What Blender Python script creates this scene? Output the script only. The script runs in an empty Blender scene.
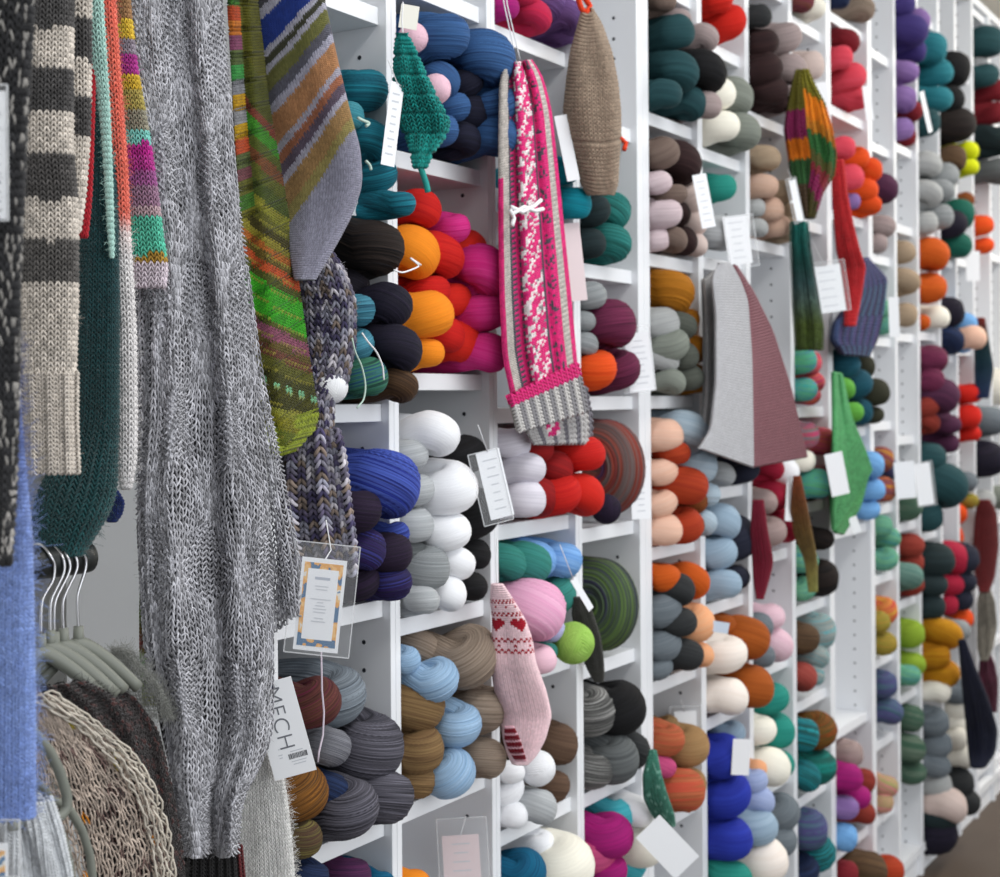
import bpy, bmesh, math, random
import numpy as np
from mathutils import Vector, Matrix, Euler

random.seed(7)
RNG = np.random.default_rng(11)
SC = bpy.context.scene
COL = SC.collection
PI = math.pi

# ------------------------------------------------------------------ camera
# wall of shelves: front plane y = 0, running along +x, depth into the wall +y
FPX = 1400.0
CX, CY = 500.0, 438.5
VPX, HOR = 1390.0, 399.5
ROLL = 0.0075
CAMZ = 1.5
TH = math.atan((VPX - CX) / FPX)
CT, ST = math.cos(TH), math.sin(TH)
DCAM = 1.475 * CT
FWD = Vector((CT, ST, 0))
RGT = Vector((ST, -CT, 0))
UP = Vector((0, 0, 1))
cr, sr = math.cos(ROLL), math.sin(ROLL)
# image is turned slightly counter-clockwise, so the camera is turned clockwise
R2 = RGT * cr - UP * sr
U2 = UP * cr + RGT * sr
CAM = Vector((0, -DCAM, CAMZ))


def ray(px, py):
    x = (px - CX) / FPX
    y = (HOR - py) / FPX
    return R2 * x + U2 * y + FWD


def at(px, py, b=0.0):
    """point at wall depth b (metres behind the shelf fronts) seen at px, py"""
    d = ray(px, py)
    t = (b - CAM.y) / d.y
    return CAM + d * t


def zdist(p):
    return (p - CAM).dot(FWD)


def mpp(p):
    return zdist(p) / FPX


def proj(p):
    v = p - CAM
    z = v.dot(FWD)
    return CX + FPX * v.dot(R2) / z, HOR - FPX * v.dot(U2) / z


cam_d = bpy.data.cameras.new('camera')
cam = bpy.data.objects.new('camera', cam_d)
COL.objects.link(cam)
M = Matrix.Identity(4)
for i in range(3):
    M[i][0], M[i][1], M[i][2], M[i][3] = R2[i], U2[i], -FWD[i], CAM[i]
cam.matrix_world = M
cam_d.sensor_fit = 'HORIZONTAL'
cam_d.sensor_width = 36.0
cam_d.lens = FPX / 1000.0 * 36.0
cam_d.shift_y = -(CY - HOR) / 1000.0
cam_d.clip_start = 0.05
cam_d.clip_end = 60
cam_d.dof.use_dof = True
cam_d.dof.focus_distance = 1.70
cam_d.dof.aperture_fstop = 6.6
SC.camera = cam

# ------------------------------------------------------------------ helpers


def link(o, parent=None):
    COL.objects.link(o)
    if parent is not None:
        o.parent = parent
    return o


def tag(o, label, cat, group=None):
    o['label'] = label
    o['category'] = cat
    if group:
        o['group'] = group
    return o


def mesh_np(name, V, F, mat=None, smooth=True, cols=None, uvs=None):
    """V (n,3), F (m,k) arrays -> mesh"""
    me = bpy.data.meshes.new(name)
    V = np.ascontiguousarray(V, dtype=np.float32)
    F = np.ascontiguousarray(F, dtype=np.int32)
    k = F.shape[1]
    me.vertices.add(len(V))
    me.vertices.foreach_set('co', V.ravel())
    me.loops.add(F.size)
    me.loops.foreach_set('vertex_index', F.ravel())
    me.polygons.add(len(F))
    me.polygons.foreach_set('loop_start', np.arange(0, F.size, k, dtype=np.int32))
    if smooth:
        me.polygons.foreach_set('use_smooth', np.ones(len(F), dtype=bool))
    me.update(calc_edges=True)
    if cols is not None:
        a = me.color_attributes.new('Col', 'FLOAT_COLOR', 'POINT')
        c = np.ones((len(V), 4), dtype=np.float32)
        c[:, :3] = cols
        a.data.foreach_set('color', c.ravel())
    if uvs is not None:
        l = me.uv_layers.new(name='UVMap')
        l.data.foreach_set('uv', np.ascontiguousarray(uvs[F.ravel()], dtype=np.float32).ravel())
    if mat is not None:
        me.materials.append(mat)
    return me


class MB:
    """collects boxes, tubes, prisms; builds ONE mesh object"""

    def __init__(self):
        self.v, self.f = [], []

    def add(self, vs, fs):
        b = len(self.v)
        self.v.extend([tuple(p) for p in vs])
        self.f.extend([tuple(b + i for i in f) for f in fs])
        return self

    def box(self, x0, x1, y0, y1, z0, z1):
        vs = [(x, y, z) for x in (x0, x1) for y in (y0, y1) for z in (z0, z1)]
        return self.add(vs, [(0, 1, 3, 2), (4, 6, 7, 5), (0, 4, 5, 1), (2, 3, 7, 6), (0, 2, 6, 4), (1, 5, 7, 3)])

    def slab(self, p, ux, uy, un, w, h, t):
        """rectangular plate centred on p"""
        vs = [p + ux * (sx * w / 2) + uy * (sy * h / 2) + un * (sz * t / 2) for sx in (-1, 1) for sy in (-1, 1) for sz in (-1, 1)]
        return self.add(vs, [(0, 1, 3, 2), (4, 6, 7, 5), (0, 4, 5, 1), (2, 3, 7, 6), (0, 2, 6, 4), (1, 5, 7, 3)])

    def tube(self, pts, r, n=8, closed=False):
        pts = [Vector(p) for p in pts]
        m = len(pts)
        rs = r if isinstance(r, (list, tuple)) else [r] * m
        vs = []
        nrm = None
        for i, p in enumerate(pts):
            a = pts[(i - 1) % m] if (closed or i > 0) else pts[i]
            b = pts[(i + 1) % m] if (closed or i < m - 1) else pts[i]
            t = (b - a).normalized()
            if nrm is None:
                nrm = t.orthogonal().normalized()
            nrm = (nrm - t * nrm.dot(t))
            nrm = nrm.normalized() if nrm.length > 1e-6 else t.orthogonal().normalized()
            bn = t.cross(nrm)
            for k in range(n):
                a_ = 2 * PI * k / n
                vs.append(p + nrm * (math.cos(a_) * rs[i]) + bn * (math.sin(a_) * rs[i]))
        fs = []
        for i in range(m if closed else m - 1):
            j = (i + 1) % m
            for k in range(n):
                k2 = (k + 1) % n
                fs.append((i * n + k, i * n + k2, j * n + k2, j * n + k))
        if not closed:
            fs.append(tuple(range(n))[::-1])
            fs.append(tuple((m - 1) * n + k for k in range(n)))
        return self.add(vs, fs)

    def disc(self, c, nrm, r, t, n=12):
        nrm = nrm.normalized()
        return self.tube([c - nrm * (t / 2), c + nrm * (t / 2)], r, n)

    def mesh(self, name, mat, smooth=False, bevel=0.0):
        me = bpy.data.meshes.new(name)
        me.from_pydata(self.v, [], self.f)
        me.update()
        if bevel > 0:
            bm = bmesh.new()
            bm.from_mesh(me)
            bmesh.ops.bevel(bm, geom=[e for e in bm.edges], offset=bevel, segments=2, affect='EDGES', profile=0.6)
            bm.to_mesh(me)
            bm.free()
        if smooth:
            me.polygons.foreach_set('use_smooth', np.ones(len(me.polygons), dtype=bool))
        if mat is not None:
            me.materials.append(mat)
        return me

    def build(self, name, mat, parent=None, smooth=False, bevel=0.0, origin=None):
        if origin is not None:
            o_ = Vector(origin)
            self.v = [tuple(Vector(p) - o_) for p in self.v]
        ob = bpy.data.objects.new(name, self.mesh(name, mat, smooth, bevel))
        if origin is not None and parent is None:
            ob.location = origin
        return link(ob, parent)


def empty(name, loc, label=None, cat=None, group=None):
    o = bpy.data.objects.new(name, None)
    o.empty_display_size = 0.05
    o.location = loc
    link(o)
    if label:
        tag(o, label, cat, group)
    return o


def obj(name, me, parent=None, loc=None):
    o = bpy.data.objects.new(name, me)
    if loc is not None:
        o.location = loc
    return link(o, parent)


def hexc(h):
    h = h.lstrip('#')
    out = []
    for i in (0, 2, 4):
        c = int(h[i:i + 2], 16) / 255.0
        out.append(c / 12.92 if c <= 0.04045 else ((c + 0.055) / 1.055) ** 2.4)
    return tuple(out)


# ------------------------------------------------------------------ materials
def new_mat(name):
    m = bpy.data.materials.new(name)
    m.use_nodes = True
    nt = m.node_tree
    return m, nt, nt.nodes['Principled BSDF']


def plain(name, col, rough=0.6, metal=0.0, spec=0.4, noise=0.0, bump=0.0, scale=30):
    m, nt, b = new_mat(name)
    c = hexc(col) if isinstance(col, str) else col
    b.inputs['Base Color'].default_value = (*c, 1)
    b.inputs['Roughness'].default_value = rough
    b.inputs['Metallic'].default_value = metal
    b.inputs['Specular IOR Level'].default_value = spec
    if noise or bump:
        tc = nt.nodes.new('ShaderNodeTexCoord')
        nz = nt.nodes.new('ShaderNodeTexNoise')
        nz.inputs['Scale'].default_value = scale
        nz.inputs['Detail'].default_value = 4
        nt.links.new(tc.outputs['Object'], nz.inputs['Vector'])
        if noise:
            mx = nt.nodes.new('ShaderNodeMix')
            mx.data_type = 'RGBA'
            mx.inputs['A'].default_value = (*[x * (1 - noise) for x in c], 1)
            mx.inputs['B'].default_value = (*[min(1, x * (1 + noise)) for x in c], 1)
            nt.links.new(nz.outputs['Fac'], mx.inputs['Factor'])
            nt.links.new(mx.outputs['Result'], b.inputs['Base Color'])
        if bump:
            bp = nt.nodes.new('ShaderNodeBump')
            bp.inputs['Strength'].default_value = bump
            bp.inputs['Distance'].default_value = 0.002
            nt.links.new(nz.outputs['Fac'], bp.inputs['Height'])
            nt.links.new(bp.outputs['Normal'], b.inputs['Normal'])
    return m


def yarn_mat(name, c1, c2=None, c3=None, vscale=3.0, contrast=0.25, fuzz=0.3, rough=0.85, along=(1.0, 1.0), gain=1.0):
    """wound yarn: strand tone from UV, variegation from a soft noise"""
    m, nt, b = new_mat(name)
    N, L = nt.nodes, nt.links
    uv = N.new('ShaderNodeUVMap')
    uv.uv_map = 'UVMap'
    mp = N.new('ShaderNodeMapping')
    mp.inputs['Scale'].default_value = (80, 2.2, 1)
    L.new(uv.outputs['UV'], mp.inputs['Vector'])
    nz = N.new('ShaderNodeTexNoise')
    nz.inputs['Scale'].default_value = 1.0
    nz.inputs['Detail'].default_value = 3
    L.new(mp.outputs['Vector'], nz.inputs['Vector'])
    c1 = hexc(c1)
    cols = [c1, hexc(c2) if c2 else c1]
    if c3:
        cols.append(hexc(c3))
    if c2:
        mp2 = N.new('ShaderNodeMapping')
        mp2.inputs['Scale'].default_value = (vscale * along[0] * 9, vscale * along[1] * 0.3, 1)
        L.new(uv.outputs['UV'], mp2.inputs['Vector'])
        oi = N.new('ShaderNodeObjectInfo')
        addv = N.new('ShaderNodeVectorMath')
        addv.operation = 'ADD'
        cmb = N.new('ShaderNodeCombineXYZ')
        ml = N.new('ShaderNodeMath')
        ml.operation = 'MULTIPLY'
        ml.inputs[1].default_value = 37.0
        L.new(oi.outputs['Random'], ml.inputs[0])
        L.new(ml.outputs[0], cmb.inputs['X'])
        L.new(ml.outputs[0], cmb.inputs['Y'])
        L.new(mp2.outputs['Vector'], addv.inputs[0])
        L.new(cmb.outputs['Vector'], addv.inputs[1])
        n2 = N.new('ShaderNodeTexNoise')
        n2.inputs['Scale'].default_value = 1.0
        n2.inputs['Detail'].default_value = 2
        L.new(addv.outputs['Vector'], n2.inputs['Vector'])
        rp = N.new('ShaderNodeValToRGB')
        el = rp.color_ramp.elements
        el[0].position, el[0].color = 0.36, (*cols[0], 1)
        el[1].position, el[1].color = 0.64, (*cols[-1], 1)
        if c3:
            e = el.new(0.5)
            e.color = (*cols[1], 1)
        L.new(n2.outputs['Fac'], rp.inputs['Fac'])
        colout = rp.outputs['Color']
    else:
        rgb = N.new('ShaderNodeRGB')
        rgb.outputs[0].default_value = (*c1, 1)
        colout = rgb.outputs[0]
    mr = N.new('ShaderNodeMapRange')
    mr.inputs['From Min'].default_value = 0.3
    mr.inputs['From Max'].default_value = 0.7
    mr.inputs['To Min'].default_value = (1 - contrast) * gain
    mr.inputs['To Max'].default_value = (1 + contrast) * gain
    L.new(nz.outputs['Fac'], mr.inputs['Value'])
    mx = N.new('ShaderNodeVectorMath')
    mx.operation = 'SCALE'
    L.new(colout, mx.inputs[0])
    L.new(mr.outputs['Result'], mx.inputs['Scale'])
    L.new(mx.outputs['Vector'], b.inputs['Base Color'])
    b.inputs['Roughness'].default_value = rough
    b.inputs['Specular IOR Level'].default_value = 0.25
    b.inputs['Sheen Weight'].default_value = fuzz
    b.inputs['Sheen Roughness'].default_value = 0.5
    b.inputs['Sheen Tint'].default_value = (*[min(1, x * 1.3 + 0.03) for x in c1], 1)
    bp = N.new('ShaderNodeBump')
    bp.inputs['Strength'].default_value = 0.5
    bp.inputs['Distance'].default_value = 0.0012
    L.new(nz.outputs['Fac'], bp.inputs['Height'])
    L.new(bp.outputs['Normal'], b.inputs['Normal'])
    return m


def knit_mat(name, fuzz=0.35, rough=0.9, scale=900):
    """knitted yarn, colour from the stitches' own colour attribute"""
    m, nt, b = new_mat(name)
    N, L = nt.nodes, nt.links
    at_ = N.new('ShaderNodeAttribute')
    at_.attribute_name = 'Col'
    tc = N.new('ShaderNodeTexCoord')
    nz = N.new('ShaderNodeTexNoise')
    nz.inputs['Scale'].default_value = scale
    nz.inputs['Detail'].default_value = 2
    L.new(tc.outputs['Object'], nz.inputs['Vector'])
    mr = N.new('ShaderNodeMapRange')
    mr.inputs['To Min'].default_value = 0.75
    mr.inputs['To Max'].default_value = 1.25
    L.new(nz.outputs['Fac'], mr.inputs['Value'])
    mx = N.new('ShaderNodeVectorMath')
    mx.operation = 'SCALE'
    L.new(at_.outputs['Color'], mx.inputs[0])
    L.new(mr.outputs['Result'], mx.inputs['Scale'])
    L.new(mx.outputs['Vector'], b.inputs['Base Color'])
    b.inputs['Roughness'].default_value = rough
    b.inputs['Specular IOR Level'].default_value = 0.2
    b.inputs['Sheen Weight'].default_value = fuzz
    b.inputs['Sheen Roughness'].default_value = 0.5
    return m


WHITE = plain('white_melamine', '#ECEEF2', 0.42, spec=0.4)
EDGE = plain('white_edge', '#F0F0EC', 0.45, spec=0.4)
HOLE = plain('peg_hole_dark', '#2c2e36', 0.7)
CARD = plain('white_card', '#F4F6FA', 0.55)
PINKCARD = plain('pale_pink_card', '#EBD9DC', 0.6)
STRING = plain('white_cotton_string', '#EDEDF0', 0.8)
GREYPLAST = plain('grey_plastic', '#74776f', 0.5)
INK = plain('grey_print', '#CDD0D7', 0.7)
DARKINK = plain('dark_print', '#3b3d44', 0.7)
STEEL = plain('steel', '#B9B9BC', 0.28, metal=1.0)
BLACKMETAL = plain('black_metal', '#1b1e1e', 0.45)


def clear_mat(alpha):
    m, nt, b = new_mat('clear_plastic')
    b.inputs['Base Color'].default_value = (0.95, 0.97, 1, 1)
    b.inputs['Roughness'].default_value = 0.12
    b.inputs['Alpha'].default_value = alpha
    b.inputs['Specular IOR Level'].default_value = 0.6
    return m


CLEAR = clear_mat(0.07)
RIM = clear_mat(0.4)
# ------------------------------------------------------------------ setting
FLOORM = plain('brown_floor', '#4c3e33', 0.5, noise=0.18, bump=0.05, scale=6)
WALLM = plain('wall_paint', '#E9E9E6', 0.8)
CEILM = plain('ceiling_paint', '#F1EEE6', 0.8)


def struct(name, x0, x1, y0, y1, z0, z1, mat):
    o = MB().box(x0, x1, y0, y1, z0, z1).build(name, mat)
    o['kind'] = 'structure'
    return o


def sx(px, b=0.0):
    return at(px, 400, b).x


WALLY = 0.64
S_END = 11.2
struct('floor', -3.2, S_END, -4.6, WALLY + 0.1, -0.05, 0.0, FLOORM)
struct('wall_back', -3.2, S_END, WALLY, WALLY + 0.1, 0.0, 3.6, WALLM)
struct('wall_right', S_END, S_END + 0.1, -4.6, WALLY + 0.1, 0.0, 3.6, WALLM)
struct('ceiling', -3.2, S_END, -0.9, WALLY + 0.1, 3.6, 3.7, CEILM)

# ------------------------------------------------------------------ bookcases
TP = 0.0245      # full divider width between two bays
BND = [270, 394, 493.5, 578, 645, 702, 749.5, 793, 831, 872, 897, 919.5, 941, 958, 975, 992, 1007, 1021]
DBL = {4: 0.052, 8: 0.036, 9: 0.036}
SB = [sx(p) for p in BND]
TOPZ = 2.93
DEP = 0.40
SHT = 0.026
RECESS = 0.014


def peg_white():
    m, nt, b = new_mat('white_melamine_with_peg_holes')
    N, L = nt.nodes, nt.links

    def mt(op, a, c=None):
        n = N.new('ShaderNodeMath')
        n.operation = op
        for k, v in enumerate((a, c)):
            if v is None:
                continue
            if isinstance(v, (int, float)):
                n.inputs[k].default_value = v
            else:
                L.new(v, n.inputs[k])
        return n.outputs[0]
    tc = N.new('ShaderNodeTexCoord')
    sp = N.new('ShaderNodeSeparateXYZ')
    L.new(tc.outputs['Object'], sp.inputs[0])
    zf = mt('SUBTRACT', mt('FRACT', mt('DIVIDE', sp.outputs['Z'], 0.04)), 0.5)
    dz = mt('MULTIPLY', zf, 0.04)
    dy = mt('ADD', sp.outputs['Y'], DEP / 2 - 0.05)
    d2 = mt('ADD', mt('MULTIPLY', dz, dz), mt('MULTIPLY', dy, dy))
    f = mt('LESS_THAN', d2, 0.003 ** 2)
    mx = N.new('ShaderNodeMix')
    mx.data_type = 'RGBA'
    mx.inputs['A'].default_value = (*hexc('#ECEEF2'), 1)
    mx.inputs['B'].default_value = (*hexc('#2c2e36'), 1)
    L.new(f, mx.inputs['Factor'])
    L.new(mx.outputs['Result'], b.inputs['Base Color'])
    b.inputs['Roughness'].default_value = 0.42
    return m


PEGWHITE = peg_white()

# px, py of the middle of each shelf's front edge, per bay
SHELF = {
    1: [(345, 4), (368, 209), (365, 413), (365, 612), (341, 846)],
    2: [(440, -1), (445, 170), (445, 382), (445, 617), (443, 798)],
    3: [(530, 46), (540, 228), (530, 415), (535, 527), (540, 671), (535, 822)],
    4: [(620, -70), (625, 134), (609, 274), (613, 403), (611, 531), (611, 663), (610, 788)],
    5: [(685, 0), (675, 128), (674, 264), (675, 402), (675, 549), (677, 679), (686, 811)],
    6: [(725, 55), (727, 162), (715, 265), (735, 382), (735, 491), (728, 604), (725, 716), (725, 858)],
    7: [(785, 0), (770, 125), (770, 248), (775, 385), (779, 555), (775, 667), (780, 782)],
    8: [(808, 30), (812, 227), (810, 412), (815, 506), (810, 607), (810, 701), (810, 796)],
    9: [(850, 29), (850, 119), (853, 221), (851, 331), (853, 432), (853, 530), (853, 725), (855, 841)],
    10: [(880, 58), (880, 150), (880, 260), (883, 342), (882, 426), (884, 509), (884, 578), (884, 660), (884, 742), (884, 817)],
    11: [(906, 152), (907, 231), (908, 338), (908, 440), (908, 526), (908, 602), (908, 696), (908, 784)],
    12: [(928, 138), (930, 236), (930, 337), (930, 436), (930, 535), (930, 610), (930, 677), (930, 760), (930, 857)],
    13: [(950, 168), (949, 264), (949, 359), (949, 451), (949, 545), (949, 616), (949, 700), (949, 780)],
    14: [(966, 80), (966, 264), (966, 352), (966, 438), (966, 520), (966, 610), (966, 700), (966, 790)],
    15: [(983, 20), (983, 120), (983, 250), (983, 345), (983, 442), (983, 515), (983, 600), (983, 700), (983, 770)],
    16: [(1000, 30), (1000, 130), (1000, 260), (1000, 410), (1000, 520), (1000, 640), (1000, 760)],
}
# individually seen peg holes (pixel on the left-facing side of the divider that closes the bay)
PEGS = {
    1: [(358, 58), (362, 449), (363, 642), (362, 670), (362, 697), (364, 863)],
    2: [(457, 18), (458, 414), (458, 196), (462, 218), (466, 816), (466, 842), (458, 436)],
    3: [(549, 686)],
    4: [(614, 18), (614, 39), (614, 59), (616, 309), (616, 350), (617, 433), (617, 557)],
    5: [(681, 561), (682, 693), (682, 713), (683, 826)],
    6: [(727, 70), (728, 195), (728, 215), (729, 512)],
}
BOOK_LABEL = {
    1: 'white bookcase bay just right of the hanging grey lace shawl',
    2: 'white bookcase bay holding the orange, red and hot pink hanks',
    3: 'white bookcase bay behind the hanging pink patterned scarf',
    4: 'white bookcase bay behind the hanging tan knitted hat',
    5: 'white bookcase bay with dark green, peach and rust hanks',
    6: 'white bookcase bay behind the hanging pale grey and mauve shawl',
    7: 'white bookcase bay with mauve-grey and brown hanks near its top',
    8: 'white bookcase bay behind the hanging rainbow striped hat',
    9: 'wide white bookcase bay with an empty shelf below the green scarf',
    10: 'narrow white bookcase bay right of the empty-shelved bay, orange mixed hanks midway',
    11: 'narrow white bookcase bay with purple hanks high and lime hanks low',
    12: 'white bookcase bay with gold and cream hanks spilling from its front',
    13: 'narrow far white bookcase bay behind plum and orange-red hanks',
    14: 'narrow far white bookcase bay with bright red hanks midway',
    15: 'far white bookcase bay above the dark navy hanging garment',
    16: 'farthest white bookcase bay in sight at the end of the row',
}
SHELFZ = {}
S_CELL = {}


def bookcase(i):
    half = lambda k: DBL.get(k, TP) / 2
    x0 = SB[i - 1]
    x1 = SB[i]
    root = empty('bookcase', ((x0 + x1) / 2, DEP / 2, 0), BOOK_LABEL[i], 'bookcase', 'white bookcase bays along the wall')
    ox, oy = root.location.x, root.location.y
    for side, (a, b_) in enumerate(((x0 + 0.0004, x0 + half(i - 1)), (x1 - half(i), x1 - 0.0004))):
        m = MB().box(a - ox, b_ - ox, -oy, DEP - oy, 0, TOPZ)
        p = m.build('side_panel', WHITE if i in PEGS else PEGWHITE, root, bevel=0.0012)
        if side == 1 and i in PEGS:
            xf = x1 - half(i)
            for (px, py) in PEGS[i]:
                d = ray(px, py)
                q = CAM + d * ((xf - CAM.x) / d.x)
                MB().disc(Vector((xf - 0.0002 - ox, 0.05 - oy, q.z)), Vector((1, 0, 0)), 0.0034, 0.001, 10).build('peg_hole', HOLE, p)
    a, b_ = S_CELL[i]
    MB().box(a - ox, b_ - ox, DEP - 0.012 - oy, DEP - 0.004 - oy, 0.06, TOPZ).build('back_panel', WHITE, root)
    zs = []
    for (px, py) in SHELF[i]:
        z = at(px, py, RECESS).z
        if i >= 10 and any(by == i and abs(o.location.z - z) < o.dimensions.z * 0.42 for o, by, st in YARNS):
            continue                                  # this far down the row the heaped yarn hides where the shelves are
        zs.append(z)
    SHELFZ[i] = sorted(zs)
    zlow = min(zs)
    z = zlow - 0.34
    extra = []
    while z > 0.3 and i < 12:
        extra.append(z)
        z -= 0.34
    zhi = max(zs) + 0.34
    while zhi < TOPZ - 0.2:
        extra.append(zhi)
        zhi += 0.34
    for z in zs + extra:
        MB().box(a - ox, b_ - ox, RECESS - oy, DEP - 0.013 - oy, z - SHT / 2, z + SHT / 2).build('shelf', WHITE, root, bevel=0.001)
    MB().box(a - ox, b_ - ox, 0.0 - oy, DEP - 0.013 - oy, TOPZ - 0.026, TOPZ).build('top_panel', WHITE, root)
    MB().box(a - ox, b_ - ox, 0.012 - oy, 0.03 - oy, 0, 0.07).build('plinth', WHITE, root)
    MB().box(a - ox, b_ - ox, 0.0 - oy, DEP - 0.013 - oy, 0.07, 0.096).build('bottom_panel', WHITE, root)
    return root


for i_ in range(1, 17):
    S_CELL[i_] = (SB[i_ - 1] + DBL.get(i_ - 1, TP) / 2 + 0.0004, SB[i_] - DBL.get(i_, TP) / 2 - 0.0004)

# ------------------------------------------------------------------ light
w = bpy.data.worlds.new('world')
SC.world = w
w.use_nodes = True
bg = w.node_tree.nodes['Background']
bg.inputs['Color'].default_value = (0.93, 0.965, 1.0, 1)
bg.inputs['Strength'].default_value = 0.62


def area(name, loc, target, sx_, sy_, power, col=(1, 1, 1)):
    l = bpy.data.lights.new(name, 'AREA')
    l.shape = 'RECTANGLE'
    l.size, l.size_y = sx_, sy_
    l.energy = power
    l.color = col
    o = bpy.data.objects.new(name, l)
    o.location = loc
    d = (Vector(target) - Vector(loc)).normalized()
    o.rotation_euler = d.to_track_quat('-Z', 'Y').to_euler()
    COL.objects.link(o)
    return o


# daylight from the shop front behind the camera's right shoulder, ceiling tubes along the aisle
area('shop_window_light', (1.0, -4.2, 2.0), (1.0, 0.0, 1.2), 4.5, 2.4, 95, (0.95, 0.98, 1.0))
area('ceiling_light', (1.5, -1.5, 3.3), (1.5, -1.3, 0), 3.0, 0.5, 40, (1.0, 0.99, 0.96))
area('ceiling_light', (5.5, -1.3, 3.3), (5.5, -1.1, 0), 3.0, 0.5, 60, (1.0, 0.95, 0.86))
area('ceiling_light', (9.0, -1.3, 3.3), (9.0, -1.1, 0), 3.0, 0.5, 100, (1.0, 0.92, 0.78))

SC.view_settings.view_transform = 'Standard'
SC.view_settings.look = 'None'
SC.view_settings.gamma = 1.0
SC.view_settings.exposure = 0.0
SC.view_settings.use_curve_mapping = False
SC.cycles.use_denoising = True
SC.cycles.max_bounces = 6
SC.cycles.diffuse_bounces = 3
SC.cycles.glossy_bounces = 2
SC.cycles.transparent_max_bounces = 12
# ------------------------------------------------------------------ yarn hanks and balls
def hank_mesh(seed, nu, nv, ridges, helix=0.9, twist=2.2, L=4.6, a=0.36, r=0.70, amp=0.035, loose=0.0):
    """twisted hank: one closed loop of strands folded over at both ends; radius about 1, fold facing -y"""
    rg = np.random.default_rng(seed)
    st = L - 2 * a
    per = 2 * st + 2 * PI * a
    s = np.linspace(0, per, nv, endpoint=False)
    x = np.zeros(nv)
    y = np.zeros(nv)
    tx = np.zeros(nv)
    ty = np.zeros(nv)
    # the strands start and end in the middle of the back fold
    for i, q in enumerate((s + per / 2) % per):
        h = PI * a / 2
        if q < h:
            an = q / a
            x[i], y[i] = a * math.sin(an), -a * math.cos(an)
            tx[i], ty[i] = math.cos(an), math.sin(an)
        elif q < h + st:
            x[i], y[i], tx[i], ty[i] = a, q - h, 0, 1
        elif q < 3 * h + st:
            an = (q - h - st) / a
            x[i], y[i] = a * math.cos(an), st + a * math.sin(an)
            tx[i], ty[i] = -math.sin(an), math.cos(an)
        elif q < 3 * h + 2 * st:
            x[i], y[i], tx[i], ty[i] = -a, st - (q - 3 * h - st), 0, -1
        else:
            an = (q - 3 * h - 2 * st) / a
            x[i], y[i] = -a * math.cos(an), -a * math.sin(an)
            tx[i], ty[i] = math.sin(an), -math.cos(an)
    th = np.linspace(0, 2 * PI, nu, endpoint=False)
    S, T = np.meshgrid(s / per * 2 * PI, th, indexing='ij')
    ph = rg.uniform(0, 6.28, 8)
    wob = 0.35 * np.sin(2 * S + ph[0]) + 0.25 * np.sin(3 * S + T + ph[1])
    env = 0.6 + 0.4 * np.sin(3 * T + 2 * S + ph[5])
    kh = round(ridges * helix)
    sp = (ridges * T + kh * S + 5 * wob + 2.0 * np.sin(2 * T + ph[2])) / (2 * PI)
    fr = sp - np.floor(sp)
    sh = rg.uniform(-1, 1, 400)[np.floor(sp).astype(int) % ridges]
    lift = 0.55 * np.sin(S * rg.integers(1, 3) + 9.0 * sh)
    prof = 1.6 * np.sqrt(np.clip(1 - (2 * fr - 1) ** 2, 0, 1)) - 1.2 + 0.7 * sh + lift * 0.5
    rad = r * (1 + amp * env * prof + 0.05 * np.sin(2 * T + S + ph[3]) + 0.04 * np.sin(3 * S + ph[4]))
    if loose:
        rad *= 1 + loose * np.sin(5 * S + 3 * T + ph[6]) * np.sin(4 * T + ph[7])
    nx, ny = ty, -tx          # in-plane normal
    X = x[:, None] + rad * np.cos(T) * nx[:, None]
    Y = y[:, None] + rad * np.cos(T) * ny[:, None]
    Z = rad * np.sin(T)
    # twist about y
    fi = twist * np.clip(Y, 0, None) / L * 1.0
    c, sn = np.cos(fi), np.sin(fi)
    X, Z = X * c - Z * sn, X * sn + Z * c
    tp = 1 - 0.16 * np.clip((Y - 0.6) / 1.6, 0, 1)
    X, Z = X * tp, Z * tp
    V = np.stack([X, Y, Z], -1).reshape(-1, 3)
    i, j = np.meshgrid(np.arange(nv), np.arange(nu), indexing='ij')
    i2, j2 = (i + 1) % nv, (j + 1) % nu
    F = np.stack([i * nu + j, i2 * nu + j, i2 * nu + j2, i * nu + j2], -1).reshape(-1, 4)
    uv = np.stack([np.abs(np.mod(T + kh / ridges * S, 2 * PI) / PI - 1), S / (2 * PI) * per / 2], -1).reshape(-1, 2)
    return mesh_np('yarn_hank', V, F, None, True, None, uv)


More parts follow.
